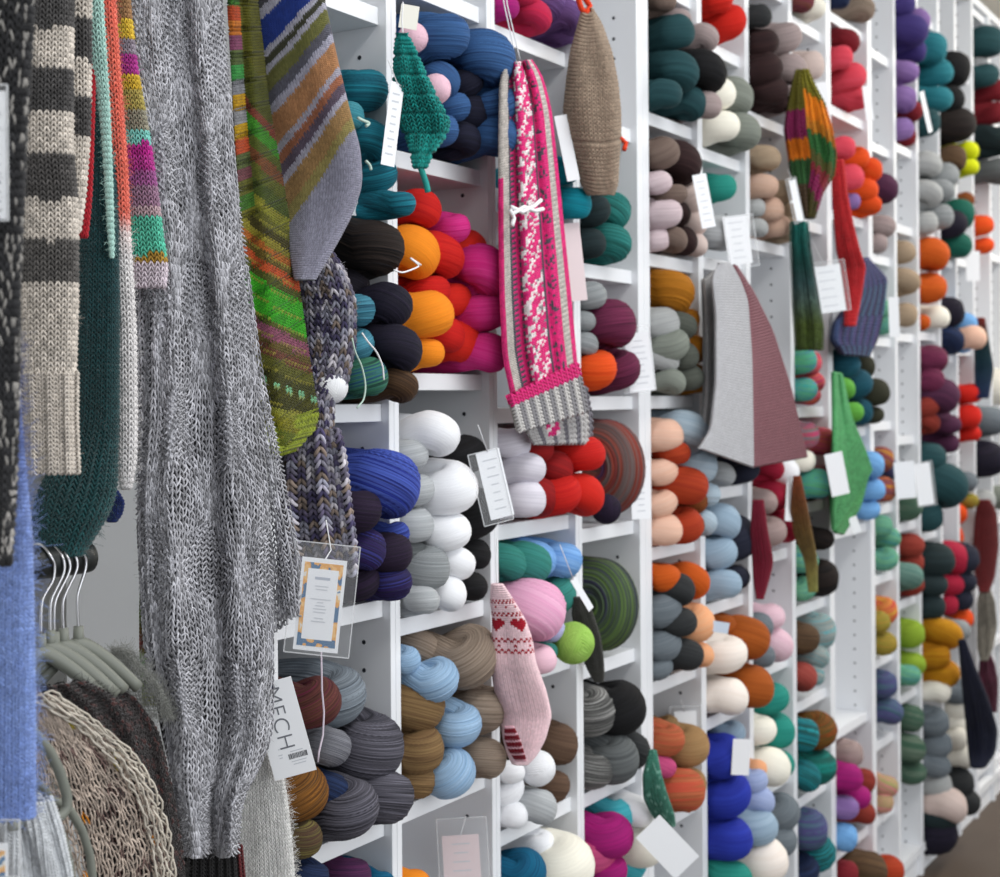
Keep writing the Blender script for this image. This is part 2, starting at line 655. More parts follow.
def ball_mesh(seed, nu=96, nv=64, bands=6, ridges=26, amp=0.022):
    rg = np.random.default_rng(seed)
    th = np.linspace(0, 2 * PI, nu, endpoint=False)
    ph = np.linspace(0, PI, nv)
    P, T = np.meshgrid(ph, th, indexing='ij')
    D = np.stack([np.sin(P) * np.cos(T), np.cos(P), np.sin(P) * np.sin(T)], -1)
    best = np.full(P.shape, -1.0)
    hgt = np.zeros(P.shape)
    uu = np.zeros(P.shape)
    vv = np.zeros(P.shape)
    for k in range(bands):
        ax = rg.normal(size=3)
        ax /= np.linalg.norm(ax)
        off = rg.uniform(-0.35, 0.35)
        d = D @ ax
        w_ = np.exp(-((d - off) / 0.38) ** 2) * rg.uniform(0.8, 1.2)
        o1 = np.cross(ax, [0.3, 0.5, 0.8])
        o1 /= np.linalg.norm(o1)
        o2 = np.cross(ax, o1)
        an = np.arctan2(D @ o2, D @ o1)
        sel = w_ > best
        best = np.where(sel, w_, best)
        hgt = np.where(sel, np.cos(ridges * d * 2 + 0.5 * np.sin(2 * an)), hgt)
        uu = np.where(sel, d * 0.5 + 0.13 * k, uu)
        vv = np.where(sel, an / 3.0, vv)
    R = 1 + amp * hgt + 0.03 * (best - 0.9)
    V = (D * R[..., None]).reshape(-1, 3)
    i, j = np.meshgrid(np.arange(nv - 1), np.arange(nu), indexing='ij')
    j2 = (j + 1) % nu
    F = np.stack([i * nu + j, i * nu + j2, (i + 1) * nu + j2, (i + 1) * nu + j], -1).reshape(-1, 4)
    uv = np.stack([uu, vv], -1).reshape(-1, 2)
    return mesh_np('yarn_ball', V, F, None, True, None, uv)


HANK_HI = [hank_mesh(20 + k, 264, 116, 46 + 4 * (k % 3), helix=[0.9, -1.1, 0.6, 1.3, -0.7][k], twist=[2.8, -2.6, 3.2, 2.0, -3.0][k], a=[0.36, 0.42, 0.34, 0.4, 0.37][k], amp=0.042) for k in range(5)]
HANK_SOFT = [hank_mesh(40 + k, 168, 90, 34, helix=[0.8, -0.9, 0.5][k], twist=[2.0, -2.4, 2.6][k], amp=0.018, a=0.38) for k in range(3)]
HANK_LO = [hank_mesh(60 + k, 48, 56, 14, twist=[2.4, -2.2, 2.8][k], amp=0.025, a=[0.36, 0.42, 0.3][k]) for k in range(3)]
BALLS = [ball_mesh(80 + k) for k in range(3)]
BALLS_LO = [ball_mesh(90 + k, 48, 32) for k in range(2)]
LOOPS = [hank_mesh(70 + k, 200, 120, 40, helix=0.2, twist=0.4, a=0.42, r=0.66, L=4.2, amp=0.05, loose=0.04) for k in range(2)]
for lst in (HANK_HI, HANK_SOFT, HANK_LO, BALLS, BALLS_LO, LOOPS):
    for me_ in lst:
        me_.materials.append(None)

YM = {}
YC = {
    # name: (c1, c2, c3, contrast)
    'teal': ('#0f5568', '#1b7f93', None, 0.45), 'ltteal': ('#2f7f90', '#4f9aa5', None, 0.3),
    'blk': ('#15131a', '#25202c', None, 0.35), 'blkbrown': ('#0f0c0d', '#2a201c', '#141318', 0.5),
    'navyblk': ('#171524', '#221d30', None, 0.35), 'tealblue': ('#2c6a80', '#4c8ea3', '#1e4d63', 0.35),
    'greenmix': ('#1f4a43', '#3f7c5c', '#234f6c', 0.5), 'brown': ('#3d2a1c', '#59402a', None, 0.35),
    'white': ('#EEEFF3', None, None, 0.05), 'cream': ('#EFEBDD', None, None, 0.06),
    'royal': ('#1f2c80', '#4a60bc', '#262f78', 0.5), 'plumblk': ('#1d1526', '#2c1d38', None, 0.35),
    'violet': ('#2f1f5a', '#1f1838', '#3a3a86', 0.5), 'greyblue': ('#5a626c', '#858e97', '#707a84', 0.45),
    'burg': ('#4a1428', '#5c3a2a', '#641a3a', 0.5), 'grey': ('#5c5c66', '#84858c', '#6a6a74', 0.5),
    'dkgrey': ('#2c2b33', '#65636e', '#3d3c45', 0.65), 'rustbrown': ('#5d3a18', '#8a5a22', '#3b2b20', 0.45),
    'navy': ('#141e3a', '#22345a', None, 0.4), 'olive': ('#5d5536', '#4a2f2a', '#7b7240', 0.4),
    'plum': ('#5c2a55', '#3f2145', None, 0.35), 'blue': ('#2c4f80', '#3c659a', '#26426e', 0.3),
    'ltpink': ('#EFC4D4', None, None, 0.07), 'inky': ('#161729', '#1f2036', None, 0.3),
    'orange': ('#f08a1c', None, None, 0.1), 'red': ('#c41414', '#d8231a', None, 0.1),
    'scarlet': ('#d92418', None, None, 0.1), 'hotpink': ('#d3237f', '#dc3a8e', None, 0.12),
    'ltgrey': ('#b7babd', '#a4a8ab', None, 0.14), 'midgrey': ('#8a8f92', '#a0a4a6', None, 0.2),
    'steel': ('#565a5c', '#6b6f70', None, 0.2), 'taupe': ('#8b7a6b', '#a08f80', '#7d6c5e', 0.25),
    'ltblue': ('#88aacb', '#a2bfdb', '#7897ba', 0.2), 'caramel': ('#7b5f40', '#93764f', '#6a4f35', 0.25),
    'magenta': ('#b41b7c', '#9c1a70', None, 0.12), 'rasp': ('#d2264f', '#c42a55', None, 0.12),
    'purple': ('#6a4a85', '#7a5a95', '#5b3d75', 0.2), 'turq': ('#0795a8', '#0a7f94', None, 0.25),
    'palelilac': ('#d9d5df', '#c9c5d0', None, 0.08), 'dkred': ('#8c1418', '#a31a1c', None, 0.15),
    'seagreen': ('#2f7f70', '#3b8d86', '#2c6f60', 0.15), 'sky': ('#6d9fdc', '#86b4e8', None, 0.14),
    'pink': ('#e6a3c6', '#eeb5d2', None, 0.1), 'lilac': ('#b4b5dc', None, None, 0.08),
    'lime': ('#9fd05a', '#aed86c', None, 0.12), 'cocoa': ('#5a4436', '#6a5242', None, 0.2),
    'petrol': ('#0e567a', '#0f6a90', None, 0.25), 'wine': ('#5d1a3c', '#732a4c', '#4c1632', 0.3),
    'tealtweed': ('#1d6a66', '#2f857f', '#16544f', 0.35), 'multi': ('#262b55', '#8a3a2a', '#6a5a58', 0.35),
    'forest': ('#6a4a2a', '#5d7a3a', '#35384a', 0.35), 'black': ('#141416', '#1c1c1f', None, 0.25),
    'charcoal': ('#2a2c2e', '#36383a', None, 0.25), 'greymix': ('#8a8a88', '#3c3c3c', '#a09f9d', 0.5),
    'rose': ('#d9598c', '#c94a80', None, 0.15), 'cyan': ('#3fb4c4', '#58c4d2', None, 0.12),
    'dkteal': ('#1e4248', '#2a5257', None, 0.15), 'mauve': ('#a08f8f', '#b5a4a2', None, 0.15),
    'pinkbeige': ('#cdb8b1', '#d8c6bf', None, 0.1), 'dkbrown': ('#2c1b1d', '#3b2626', None, 0.2),
    'shell': ('#d3c1c6', '#c6b2b8', None, 0.1), 'umber': ('#7f6d64', '#6f5d55', None, 0.15),
    'mustard': ('#b8761a', '#a4650f', None, 0.15), 'sage': ('#7f857c', '#8d938a', None, 0.14),
    'ash': ('#aeb0b0', '#9fa1a1', None, 0.14), 'olivegrey': ('#4e524b', '#5b5f57', None, 0.16),
    'peach': ('#e8b8a0', '#eac2ad', None, 0.1), 'rust': ('#a8351a', '#b8421f', None, 0.15),
    'paleblue': ('#9fb3c2', '#b4c4d0', None, 0.12), 'chestnut': ('#8a4a20', '#774018', None, 0.18),
    'burnt': ('#d8621a', '#c8520f', None, 0.12), 'slate': ('#6b747c', '#7a838a', None, 0.14),
    'apricot': ('#f0a878', '#eeb288', None, 0.1), 'tan': ('#b08c60', '#a07c52', None, 0.15),
    'coralmix': ('#c86a48', '#a8603a', '#d0553f', 0.25), 'iceblue': ('#8fa6ba', '#9db3c6', None, 0.1),
    'nightblue': ('#1f2233', '#2a2d3e', None, 0.15), 'sienna': ('#b05a1c', '#a04e14', None, 0.14),
    'ivory': ('#eee2d8', '#f2e8e0', None, 0.06), 'cobalt': ('#2a3cb0', '#2432a0', None, 0.12),
    'jade': ('#1f8a7c', '#2f9a8c', None, 0.14), 'periw': ('#a9b6da', '#98a8d0', None, 0.1),
    'blush': ('#cbaa98', '#c9a590', None, 0.1), 'sand': ('#b59f86', '#a8927a', None, 0.12),
    'crimson': ('#a81c38', '#b82444', None, 0.14), 'dusty': ('#a58f8c', '#b39d99', None, 0.14),
    'babypink': ('#e4bccb', '#eac8d4', None, 0.08), 'swirl': ('#2f8f9a', '#c8406e', '#4a8a4a', 0.3),
    'fruit': ('#3f6fc0', '#5fb070', '#3aa0a0', 0.3), 'candy': ('#d8407a', '#e07848', None, 0.2),
    'berry': ('#6a2a45', '#7a4a3a', '#8a2a50', 0.3), 'lagoon': ('#2aa0a8', '#17606a', '#205048', 0.35),
    'ember': ('#8a4418', '#4a4a20', '#a85a20', 0.3), 'peacock': ('#1a3f3a', '#128a80', '#14302c', 0.4),
    'seaglass': ('#6fb0b8', '#a8a098', '#5a9aa4', 0.3), 'bark': ('#4a3828', '#6a5038', None, 0.25),
    'brick': ('#9a4038', '#a85048', None, 0.15), 'maroon': ('#7a1c26', '#8c2430', None, 0.15),
    'coral': ('#e8485a', '#f0566a', None, 0.1), 'orred': ('#ea4a12', '#f05a1a', None, 0.1),
    'moss': ('#4a5030', '#3a3c28', None, 0.2), 'green': ('#5aa53c', '#6ab54a', None, 0.14),
    'dkmoss': ('#2b2c20', '#3a3a2a', None, 0.15), 'cornf': ('#6ba0d8', '#7ab0e4', None, 0.12),
    'autumn': ('#c8882a', '#5a2a5a', '#d06028', 0.3), 'meadow': ('#5aa080', '#7ab890', '#3a8a9a', 0.3),
    'firey': ('#d83048', '#e0b040', None, 0.25), 'oliveg': ('#8a8a30', '#b08a3a', None, 0.2),
    'nebula': ('#3a5a6a', '#5a4a8a', '#4a7a7a', 0.3), 'melon': ('#e07a90', '#9aa860', None, 0.2),
    'indigo': ('#3a2f6e', '#46397e', None, 0.14), 'lav': ('#8a6aa8', '#9a7ab8', None, 0.12),
    'redbrown': ('#8a3026', '#9a3c30', None, 0.14), 'greentweed': ('#4f7a70', '#7a9a90', None, 0.2),
    'chart': ('#9ab83a', '#8aa830', None, 0.14), 'fern': ('#3a5a48', '#4a6a58', '#6a7a6a', 0.2),
    'tealmid': ('#1f7482', '#2f8490', None, 0.14), 'neon': ('#d8e010', '#c8d010', None, 0.1),
    'gold': ('#c88a10', '#b87410', '#d49a1a', 0.18), 'offwhite': ('#e6e2d8', '#dcd8cc', None, 0.08),
    'inkgreen': ('#1e2c2e', '#26363a', None, 0.14), 'darkplum': ('#4a2440', '#5a2c4a', None, 0.14),
    'pine': ('#12564a', '#1a6a58', None, 0.16), 'prussian': ('#12485a', '#1a5668', None, 0.16),
    'yellowish': ('#d8b020', '#c8a018', None, 0.12),
}


def ymat(k):
    if k not in YM:
        c1, c2, c3, ct = YC[k]
        YM[k] = yarn_mat('yarn_' + k, c1, c2, c3, contrast=ct, along=(0.45, 0.25) if k in ('multi', 'forest') else (1.0, 1.0), gain=1.0 if k in ('white', 'cream', 'ivory', 'palelilac', 'offwhite') else (0.93 if sum(hexc(c1)) > 1.1 else 0.80))
    return YM[k]


POS = {1: [''], 2: ['upper', 'lower'], 3: ['topmost', 'middle', 'lowest'],
       4: ['topmost', 'second highest', 'third highest', 'lowest'],
       5: ['topmost', 'second highest', 'middle', 'second lowest', 'lowest'],
       6: ['topmost', 'second highest', 'third highest', 'third lowest', 'second lowest', 'lowest']}
YARNS = []
CO = {}
LABELS = {}
_cnt = [0]


def put_yarn(px, py, h, key, style, b, label, group, bay=0, roll=None):
    k = _cnt[0]
    _cnt[0] += 1
    rr = random.Random(1000 + k)
    if bay == 0:
        bay = next((i for i in range(1, 17) if SB[i] >= at(px, py, max(b, -0.01)).x), -1)
    px0 = px
    if bay in (10, 11):
        b += 0.015
    p = at(px, py, b)
    R = h * mpp(p) / 2
    far = px > 800 or h < 22
    name, cat = {'b': ('yarn_ball', 'yarn ball'), 's': ('yarn_skein', 'yarn skein')}.get(style, ('yarn_hank', 'yarn hank'))
    if style == 'b':
        me = BALLS_LO[k % 2] if far else BALLS[k % 3]
        sc = np.array((1.0, 1.0, 1.0))
        rot = (rr.uniform(0, 6), rr.uniform(0, 6), rr.uniform(0, 6))
    elif style == 'L':
        me = LOOPS[k % 2]
        sc = np.array((0.92, 0.8, 0.74))
        rot = (0, PI / 2 + rr.uniform(-0.15, 0.15), 0)
    else:
        me = HANK_LO[k % 3] if far else HANK_SOFT[k % 3] if style == 's' else HANK_HI[k % 5]
        sc = np.array((rr.uniform(0.86, 0.96), 0.9, rr.uniform(0.97, 1.05))) / 0.84
        rot = (rr.uniform(-0.05, 0.05), rr.uniform(-0.6, 0.6) if roll is None else roll, rr.uniform(-0.12, 0.12))
    if me.name not in CO:
        co = np.empty(len(me.vertices) * 3, np.float32)
        me.vertices.foreach_get('co', co)
        CO[me.name] = co.reshape(-1, 3)[::5]
    q = CO[me.name] @ (np.array(Matrix.LocRotScale(None, Euler(rot), None).to_3x3()) * sc[None, :]).T
    if bay > 0:
        lo, hi = S_CELL[bay]
        wd = (q[:, 0].max() - q[:, 0].min()) * R
        if wd > (hi - lo) * 0.96 and style != 'L':
            sc[0] *= (hi - lo) * 0.96 / wd
            q[:, 0] *= (hi - lo) * 0.96 / wd
        ql, qh = -q[:, 0].min(), q[:, 0].max()
        for _ in range(70):          # slide along the line of sight until it stands between the two dividers
            if p.x < lo + ql * R and b < 0.16:
                b += 0.003
            elif p.x > hi - qh * R and bay in (10, 11) and px > px0 - 3:
                px -= 0.35
            elif p.x > hi - qh * R and b > -0.10:
                b -= 0.003
            else:
                break
            p = at(px, py, b)
            R = h * mpp(p) / 2
    sc = sc * R
    if style not in 'bL':
        sc[1] = min(sc[1], (DEP - 0.02 - p.y) / 5.05)
    o = bpy.data.objects.new(name, me)
    o.location = p
    o.scale = sc
    o.rotation_euler = rot
    COL.objects.link(o)
    o.material_slots[0].link = 'OBJECT'
    o.material_slots[0].material = ymat(key)
    tag(o, label, cat, group)
    YARNS.append((o, bay, style))
    return o


def cell(bay, phrase, *stacks):
    """stack = 'colour words | key | style | b | x,y,h x,y,h ...' from top to bottom"""
    for st in stacks:
        f = [q.strip() for q in st.split('|')]
        cname, key, style, b = f[0], f[1], f[2], float(f[3]) if f[3] else 0.02
        its = [tuple(float(v) for v in q.split(',')) for q in f[4].split()]
        noun = {'b': 'yarn ball', 's': 'yarn skein'}.get(style, 'yarn hank')
        pos = POS[len(its)] if len(its) in POS else None
        for i, (x, y, h) in enumerate(its):
            pw = pos[i]
            lab = ' '.join(q for q in (pw, cname, noun, phrase) if q)
            LABELS[lab] = LABELS.get(lab, 0) + 1
            n = len(lab.split())
            if n > 16 or n < 4 or LABELS[lab] > 1:
                print('LABEL?', n, LABELS[lab], lab)
            put_yarn(x, y, h, key, style, b, lab, f'{cname} {noun}s {phrase}', bay)


def settle():
    """let the hanks in each bay settle: keep them between dividers and shelves, and ease neighbours apart"""
    by = {}
    for o, bay, style in YARNS:
        if bay < 1:
            bay = next((i for i in range(1, 17) if SB[i] >= o.location.x), 16)
        co = np.empty(len(o.data.vertices) * 3, np.float32)
        o.data.vertices.foreach_get('co', co)
        co = co.reshape(-1, 3)[::7]
        mw = np.array(o.rotation_euler.to_matrix()) * np.array(o.scale)[None, :]
        q = co @ mw.T
        lo, hi = q.min(0), q.max(0)
        # fit between the dividers
        a, b_ = S_CELL[bay]
        wd = hi[0] - lo[0]
        if wd > (b_ - a) * 0.98 and style != 'L':
            o.scale.x *= (b_ - a) * 0.98 / wd
            k = (b_ - a) * 0.98 / wd
            lo[0] *= k
            hi[0] *= k
        by.setdefault(bay, []).append([o, lo, hi, np.array(o.location), np.array(o.location)])
    for bay, L in by.items():
        a, b_ = S_CELL[bay]
        zs = SHELFZ[bay]
        shelf = []
        for it in L:
            o, lo, hi, p, p0 = it
            below = [z for z in zs if z < p[2] - 0.3 * (hi[2])] or [0.08]
            above = [z for z in zs if z > p[2] + 0.3 * (hi[2])] or [TOPZ]
            shelf.append((below[-1] + SHT / 2 + 0.0005, above[0] - SHT / 2 - 0.0005))
        for _ in range(60):
            for i in range(len(L)):
                for j in range(i + 1, len(L)):
                    A, B = L[i], L[j]
                    d = B[3] - A[3]
                    rx = (A[2][0] - A[1][0] + B[2][0] - B[1][0]) / 2 * 1.0
                    rz = (A[2][2] - A[1][2] + B[2][2] - B[1][2]) / 2 * 1.0
                    m = math.hypot(d[0] / rx, d[2] / rz)
                    if 1e-6 < m < 1:
                        k = (1 - m) * 0.25
                        A[3][0] -= d[0] / m * k * 0.5
                        A[3][2] -= d[2] / m * k * 0.5
                        B[3][0] += d[0] / m * k * 0.5
                        B[3][2] += d[2] / m * k * 0.5
            for it, (z0, z1) in zip(L, shelf):
                o, lo, hi, p, p0 = it
                p += (p0 - p) * 0.08
                lim = 0.008
                p[0] = min(max(p[0], p0[0] - lim), p0[0] + lim)
                p[2] = min(max(p[2], p0[2] - lim), p0[2] + lim)
                if p[0] + lo[0] < a:
                    p[0] = a - lo[0]
                if p[0] + hi[0] > b_ and p[0] > b_ - 1.4 * hi[0]:
                    p[0] = max(b_ - hi[0], p0[0] - 0.012)
                if hi[2] - lo[2] > (z1 - z0) * 0.99:
                    k = (z1 - z0) * 0.99 / (hi[2] - lo[2])
                    o.scale.z *= k
                    lo[2] *= k
                    hi[2] *= k
                if p[2] + hi[2] > z1:
                    p[2] = z1 - hi[2]
                if p[2] + lo[2] < z0:
                    p[2] = z0 - lo[2]
        for it in L:
            it[0].location = it[3]
# ------------------------------------------------------------------ what lies in the cells
C = cell
C(1, 'beside the grey spiral-striped shawl',
  'deep teal|teal|h||361,96,48 367,144,40 375,184,38', 'small pale teal|ltteal|h|0.0|350,119,30')
C(1, 'on the shelf behind the thick marled scarf',
  'brown-black|blkbrown|h|-0.01|372,250,56', 'blue-black|navyblk|h||386,300,46 393,350,48', 'dark brown|brown|h||397,391,36',
  'black|blk|h|0.03|352,292,36', 'teal blue|tealblue|h|-0.02|358,317,36 358,352,34', 'green-striped teal|greenmix|h|-0.03|362,388,44')
C(1, 'beside the thick marled scarf', 'small round white|white|b|-0.03|331,392,34')
C(1, 'above the blue and orange card',
  'bright royal blue|royal|h|-0.01|378,488,70', 'small royal blue|royal|h|0.03|391,541,30', 'plum-black|plumblk|h|-0.03|356,508,52',
  'dark plum|plumblk|h|0.0|384,556,46 361,597,40', 'violet|violet|h|-0.02|364,553,44 388,581,40')
C(1, 'behind the white lettered swing tag',
  'blue-grey|greyblue|h|0.03|334,703,62', 'burgundy and brown|burg|h|-0.02|311,702,50', 'mid grey|grey|h|0.0|328,746,44',
  'charcoal grey|dkgrey|h|0.01|364,752,66 379,799,58', 'striped dark grey|dkgrey|h|-0.02|341,806,62', 'orange-brown|rustbrown|h|-0.04|296,797,56',
  'navy|navy|h|0.0|321,797,42', 'olive and maroon|olive|h|-0.05|302,832,36')
C(1, 'under the charcoal grey hanks', 'plum|plum|h||346,874,44', 'navy|navy|h|-0.02|310,876,32', 'petrol blue|petrol|h||377,884,30')
C(2, 'beside the teal knitted shawlette',
  'dusky blue|blue|h|-0.02|438,42,54 443,80,34 452,108,32 441,149,36', 'light navy-blue|blue|h|0.02|482,63,56 494,111,46 494,156,44',
  'blackish|inky|h|-0.01|466,78,36 472,119,42 464,155,34', 'pale pink|ltpink|b|-0.05|413,36,30 436,89,30')
C(-1, 'at the shelf end by the teal shawlette', 'dark teal|teal|h|-0.05|399,204,28')
C(2, 'left of the pink patterned scarf',
  'orange|orange|s|-0.01|411,246,52 423,316,54 424,360,36',
  'scarlet|red|s|0.01|416,213,42 437,250,48 426,288,38 445,333,40', 'bright red|scarlet|s|0.02|458,255,44 450,301,42 457,350,48',
  'hot pink|hotpink|h|-0.01|449,234,34 480,272,52 480,313,46 482,356,44')
C(2, 'in the cell of white and black hanks',
  'white|white|s|-0.01|430,440,48 443,493,56 443,533,44 450,562,40 449,592,36',
  'pale grey|ltgrey|s|-0.02|407,450,38 412,492,40 412,530,38 421,598,32', 'mid grey|midgrey|h|-0.03|420,563,46', 'dark grey|steel|h|-0.04|405,562,40',
  'black|black|s|0.01|457,460,46 472,518,52 469,553,34 468,583,36')
C(2, 'above the pale pink card',
  'taupe|taupe|h|-0.01|462,651,60 475,716,52 480,762,44', 'dark taupe|taupe|h|0.05|418,651,44', 'powder blue|ltblue|h|-0.02|406,665,26 433,686,44 454,730,44 445,772,46',
  'caramel brown|caramel|h|-0.03|413,702,58 416,751,48 414,790,38')
C(2, 'at the foot of the pale pink card', 'orange|orange|s|0.0|411,884,34')
C(3, 'on the shelf above the pink patterned scarf',
  'magenta|magenta|s|-0.01|502,17,30', 'raspberry red|rasp|s|0.0|528,1,24 531,27,32', 'purple|purple|h|0.01|549,12,34 566,23,36 563,44,22')
C(3, 'right of the pink patterned scarf', 'turquoise|turq|h|0.0|564,176,30 572,206,34')
C(3, 'under the pink patterned scarf',
  'pale grey|palelilac|s|-0.02|510,430,36 521,468,40 525,503,40', 'deep red|dkred|s|0.0|533,452,36 538,502,42', 'dark red|dkred|s|-0.01|555,471,36',
  'scarlet|red|s|-0.02|581,458,40 554,501,44', 'vivid red|scarlet|s|0.0|578,498,44')
C(3, 'above the pale pink heart-patterned hat',
  'sea green|seagreen|s|0.0|506,556,38 525,568,46', 'green|seagreen|s|0.02|553,590,40', 'sky blue|sky|h|0.01|533,551,36 556,565,42', 'large pink|pink|h|-0.04|531,603,62',
  'lilac|lilac|s|-0.02|553,634,26', 'small sea green|seagreen|s|-0.03|546,652,20', 'small pale pink|ltpink|s|-0.04|541,660,30')
C(-1, 'beside the dark grey mitts', 'lime green|lime|b|-0.05|571,639,42')
C(3, 'below the pale pink heart-patterned hat',
  'white|white|b|-0.02|535,774,36', 'silver grey|ltgrey|s|-0.02|533,803,38', 'snowy white|white|s|-0.04|509,776,28 505,792,36 511,815,30', 'cocoa brown|cocoa|h|0.02|553,748,42 550,791,36')
C(3, 'on the lowest shelf seen left of the magenta hanks', 'cream|cream|s|-0.01|556,862,62', 'petrol blue|petrol|h|-0.02|521,872,42', 'small white|white|s|0.02|541,842,28')
C(4, 'under the tan hat', 'heathered teal|tealtweed|h|0.0|608,214,38 606,248,40', 'dark green|inkgreen|h|-0.01|592,216,34 588,246,32')
C(4, 'beside the wine red hanks', 'grey|midgrey|s|-0.03|587,300,34 582,324,26 584,346,26', 'vivid orange|orred|h|-0.02|593,373,44')
C(4, 'on the shelf left of the tilted white price card', 'wine red|wine|h|0.0|604,326,50 615,374,42')
C(4, 'right of the vivid red hanks', 'blue and brown striped|multi|L|0.03|604,467,96', 'dark plum|plumblk|b|-0.02|606,509,30')
C(4, 'above the dark grey mitts', 'green, gold and brown|forest|L|0.03|599,604,92')
C(4, 'below the dark grey mitts', 'black|black|h|0.0|612,702,54', 'streaky grey|greymix|h|-0.03|590,716,52', 'dim grey|steel|h|-0.01|610,755,46',
  'jet black|charcoal|h|0.02|625,752,42', 'ash grey|greymix|h|-0.03|592,768,40')
C(4, 'on the lowest shelf left of the blank white card', 'magenta|magenta|h|-0.01|604,828,46 604,868,38', 'rose pink|rose|h|-0.03|592,842,46',
  'cyan blue|cyan|h|0.02|615,815,38 626,858,40', 'white|white|s|0.03|632,814,38', 'creamy white|cream|s|0.03|641,850,40')
C(5, 'at the very top beside the scarlet pair', 'dark umber|umber|s|0.0|663,3,24', 'dull mauve|mauve|s|0.03|677,20,24')
C(5, 'on the top shelf right of the tan hat', 'bottle green|dkteal|s|-0.01|672,36,38 676,73,42 664,103,34 689,107,34', 'black|black|s|0.02|701,76,42',
  'mauve grey|mauve|s|0.0|703,42,28 704,119,30')
C(5, 'left of the three beige skeins', 'umber|umber|s|-0.02|658,157,36 671,197,26 671,247,26', 'dark brown|dkbrown|s|0.01|677,167,44 676,213,28 682,242,30',
  'dusty shell|shell|s|-0.04|656,187,28 663,218,34 656,243,26')
C(5, 'behind the long white tag', 'pinkish beige|pinkbeige|s|0.03|687,202,34 691,227,28 693,247,24')
C(5, 'right of the white card with grey print', 'mustard|mustard|h|0.0|667,293,44 682,325,30 690,351,30 698,376,30', 'olive grey|olivegrey|s|-0.02|677,330,32 680,360,30 685,385,30',
  'sage grey|sage|s|-0.03|668,345,38 671,386,26', 'ash grey|ash|s|-0.04|658,328,40 661,356,32')
C(5, 'under the mustard hanks', 'peach|peach|s|-0.04|663,439,36 660,471,32 660,502,32 662,533,36', 'rust red|rust|s|-0.02|672,452,28 679,490,48 682,529,36',
  'pale blue|paleblue|h|0.0|682,433,48 695,467,36 705,497,26 701,519,28', 'chestnut|chestnut|s|-0.01|692,501,30 691,521,26')
C(5, 'below the peach and rust hanks', 'burnt orange|burnt|s|0.0|664,572,32 688,583,38', 'slate grey|slate|s|-0.04|659,604,40 660,643,38 659,668,26',
  'black-grey|charcoal|s|-0.02|674,593,34 675,620,34 680,653,38', 'apricot|apricot|s|-0.01|693,626,38 697,653,28')
C(5, 'behind the green mini hat', 'tan|tan|h|0.0|684,748,40', 'brown|caramel|h|0.02|664,732,24', 'orange-red|coralmix|h|-0.01|666,744,34 679,784,46', 'pink|rose|h|-0.03|662,762,26', 'light tan|tan|h|0.01|689,783,30')
C(6, 'at the top in the bay right of dark green hanks', 'scarlet red|scarlet|h|0.0|717,6,30 724,33,38')
C(6, 'below the scarlet pair', 'cream|cream|s|-0.02|713,98,38 717,134,38', 'olive-grey|sage|s|0.01|730,101,42 736,140,40')
C(6, 'behind the square white card', 'teal green|jade|s|0.02|718,188,32', 'silver grey|ltgrey|s|0.0|716,241,40')
C(6, 'under the pale grey and mauve shawl', 'silver|ltgrey|s|0.0|720,474,26', 'navy blue|nightblue|s|0.0|745,476,26')
C(6, 'below the grey and mauve shawl', 'ice blue|iceblue|s|-0.02|718,515,38 716,551,36 721,585,36', 'night blue|nightblue|s|0.01|732,538,44 733,576,28')
C(6, 'right of the apricot hanks', 'sienna brown|sienna|s|0.01|740,638,50 747,685,46 724,618,22', 'ivory|ivory|s|-0.02|724,657,42 724,694,42')
C(6, 'at the bottom left of the grey and jade hanks', 'cobalt blue|cobalt|s|-0.03|720,747,44 723,794,46 727,836,44', 'sky blue|iceblue|s|0.02|731,730,24', 'periwinkle|periw|s|0.0|753,783,28 757,803,30',
  'light steel blue|iceblue|s|-0.01|755,828,40', 'small peach|apricot|s|-0.02|756,773,20', 'creamy white|ivory|s|0.02|761,856,46', 'jade green|jade|s|-0.04|729,873,40')
C(7, 'on the top shelf left of the rainbow hat', 'mauve|mauve|s|0.0|781,42,36 788,68,32 787,95,30', 'dark umber|dkbrown|s|-0.02|758,46,34 765,72,32 770,96,32 774,114,24', 'charcoal|charcoal|s|-0.02|757,20,26')
C(7, 'on the shelf left of the dark teal sock', 'tan|sand|s|-0.02|763,162,30', 'blush tan|blush|s|-0.01|763,190,28 770,213,26 774,235,26', 'sandy|sand|s|0.02|781,196,28 785,217,24 787,236,24',
  'pale grey|ash|s|-0.03|756,206,20 757,229,20')
C(7, 'right of the mauve half of the shawl', 'crimson|crimson|s|0.0|769,470,26 773,494,32 781,525,34', 'dusty taupe|dusty|s|-0.03|762,503,26 768,530,32', 'white|white|s|0.02|782,471,30')
C(7, 'under the maroon knitted strip', 'baby pink|babypink|s|0.0|766,620,30 771,647,36', 'mid grey|slate|s|-0.03|758,622,28 759,651,28')
C(7, 'on the lower right of the sienna brown hanks', 'jade|jade|s|0.01|770,701,34 772,733,38 773,760,34', 'cream|cream|s|-0.02|758,733,32 767,770,42')
C(7, 'under the jade hanks', 'soft grey|slate|s|0.01|777,807,36 776,836,38')
C(8, 'at the top above the rainbow hat', 'red and purple|berry|h|-0.01|799,9,26', 'cream|cream|s|0.0|810,14,26')
C(8, 'beside the top of the rainbow hat', 'beige|pinkbeige|s|0.0|809,66,30')
C(8, 'under the dark teal sock', 'blue and green|fruit|h|-0.02|801,362,28 801,388,28', 'pink and orange|candy|h|0.0|810,366,24 811,385,22 811,402,18')
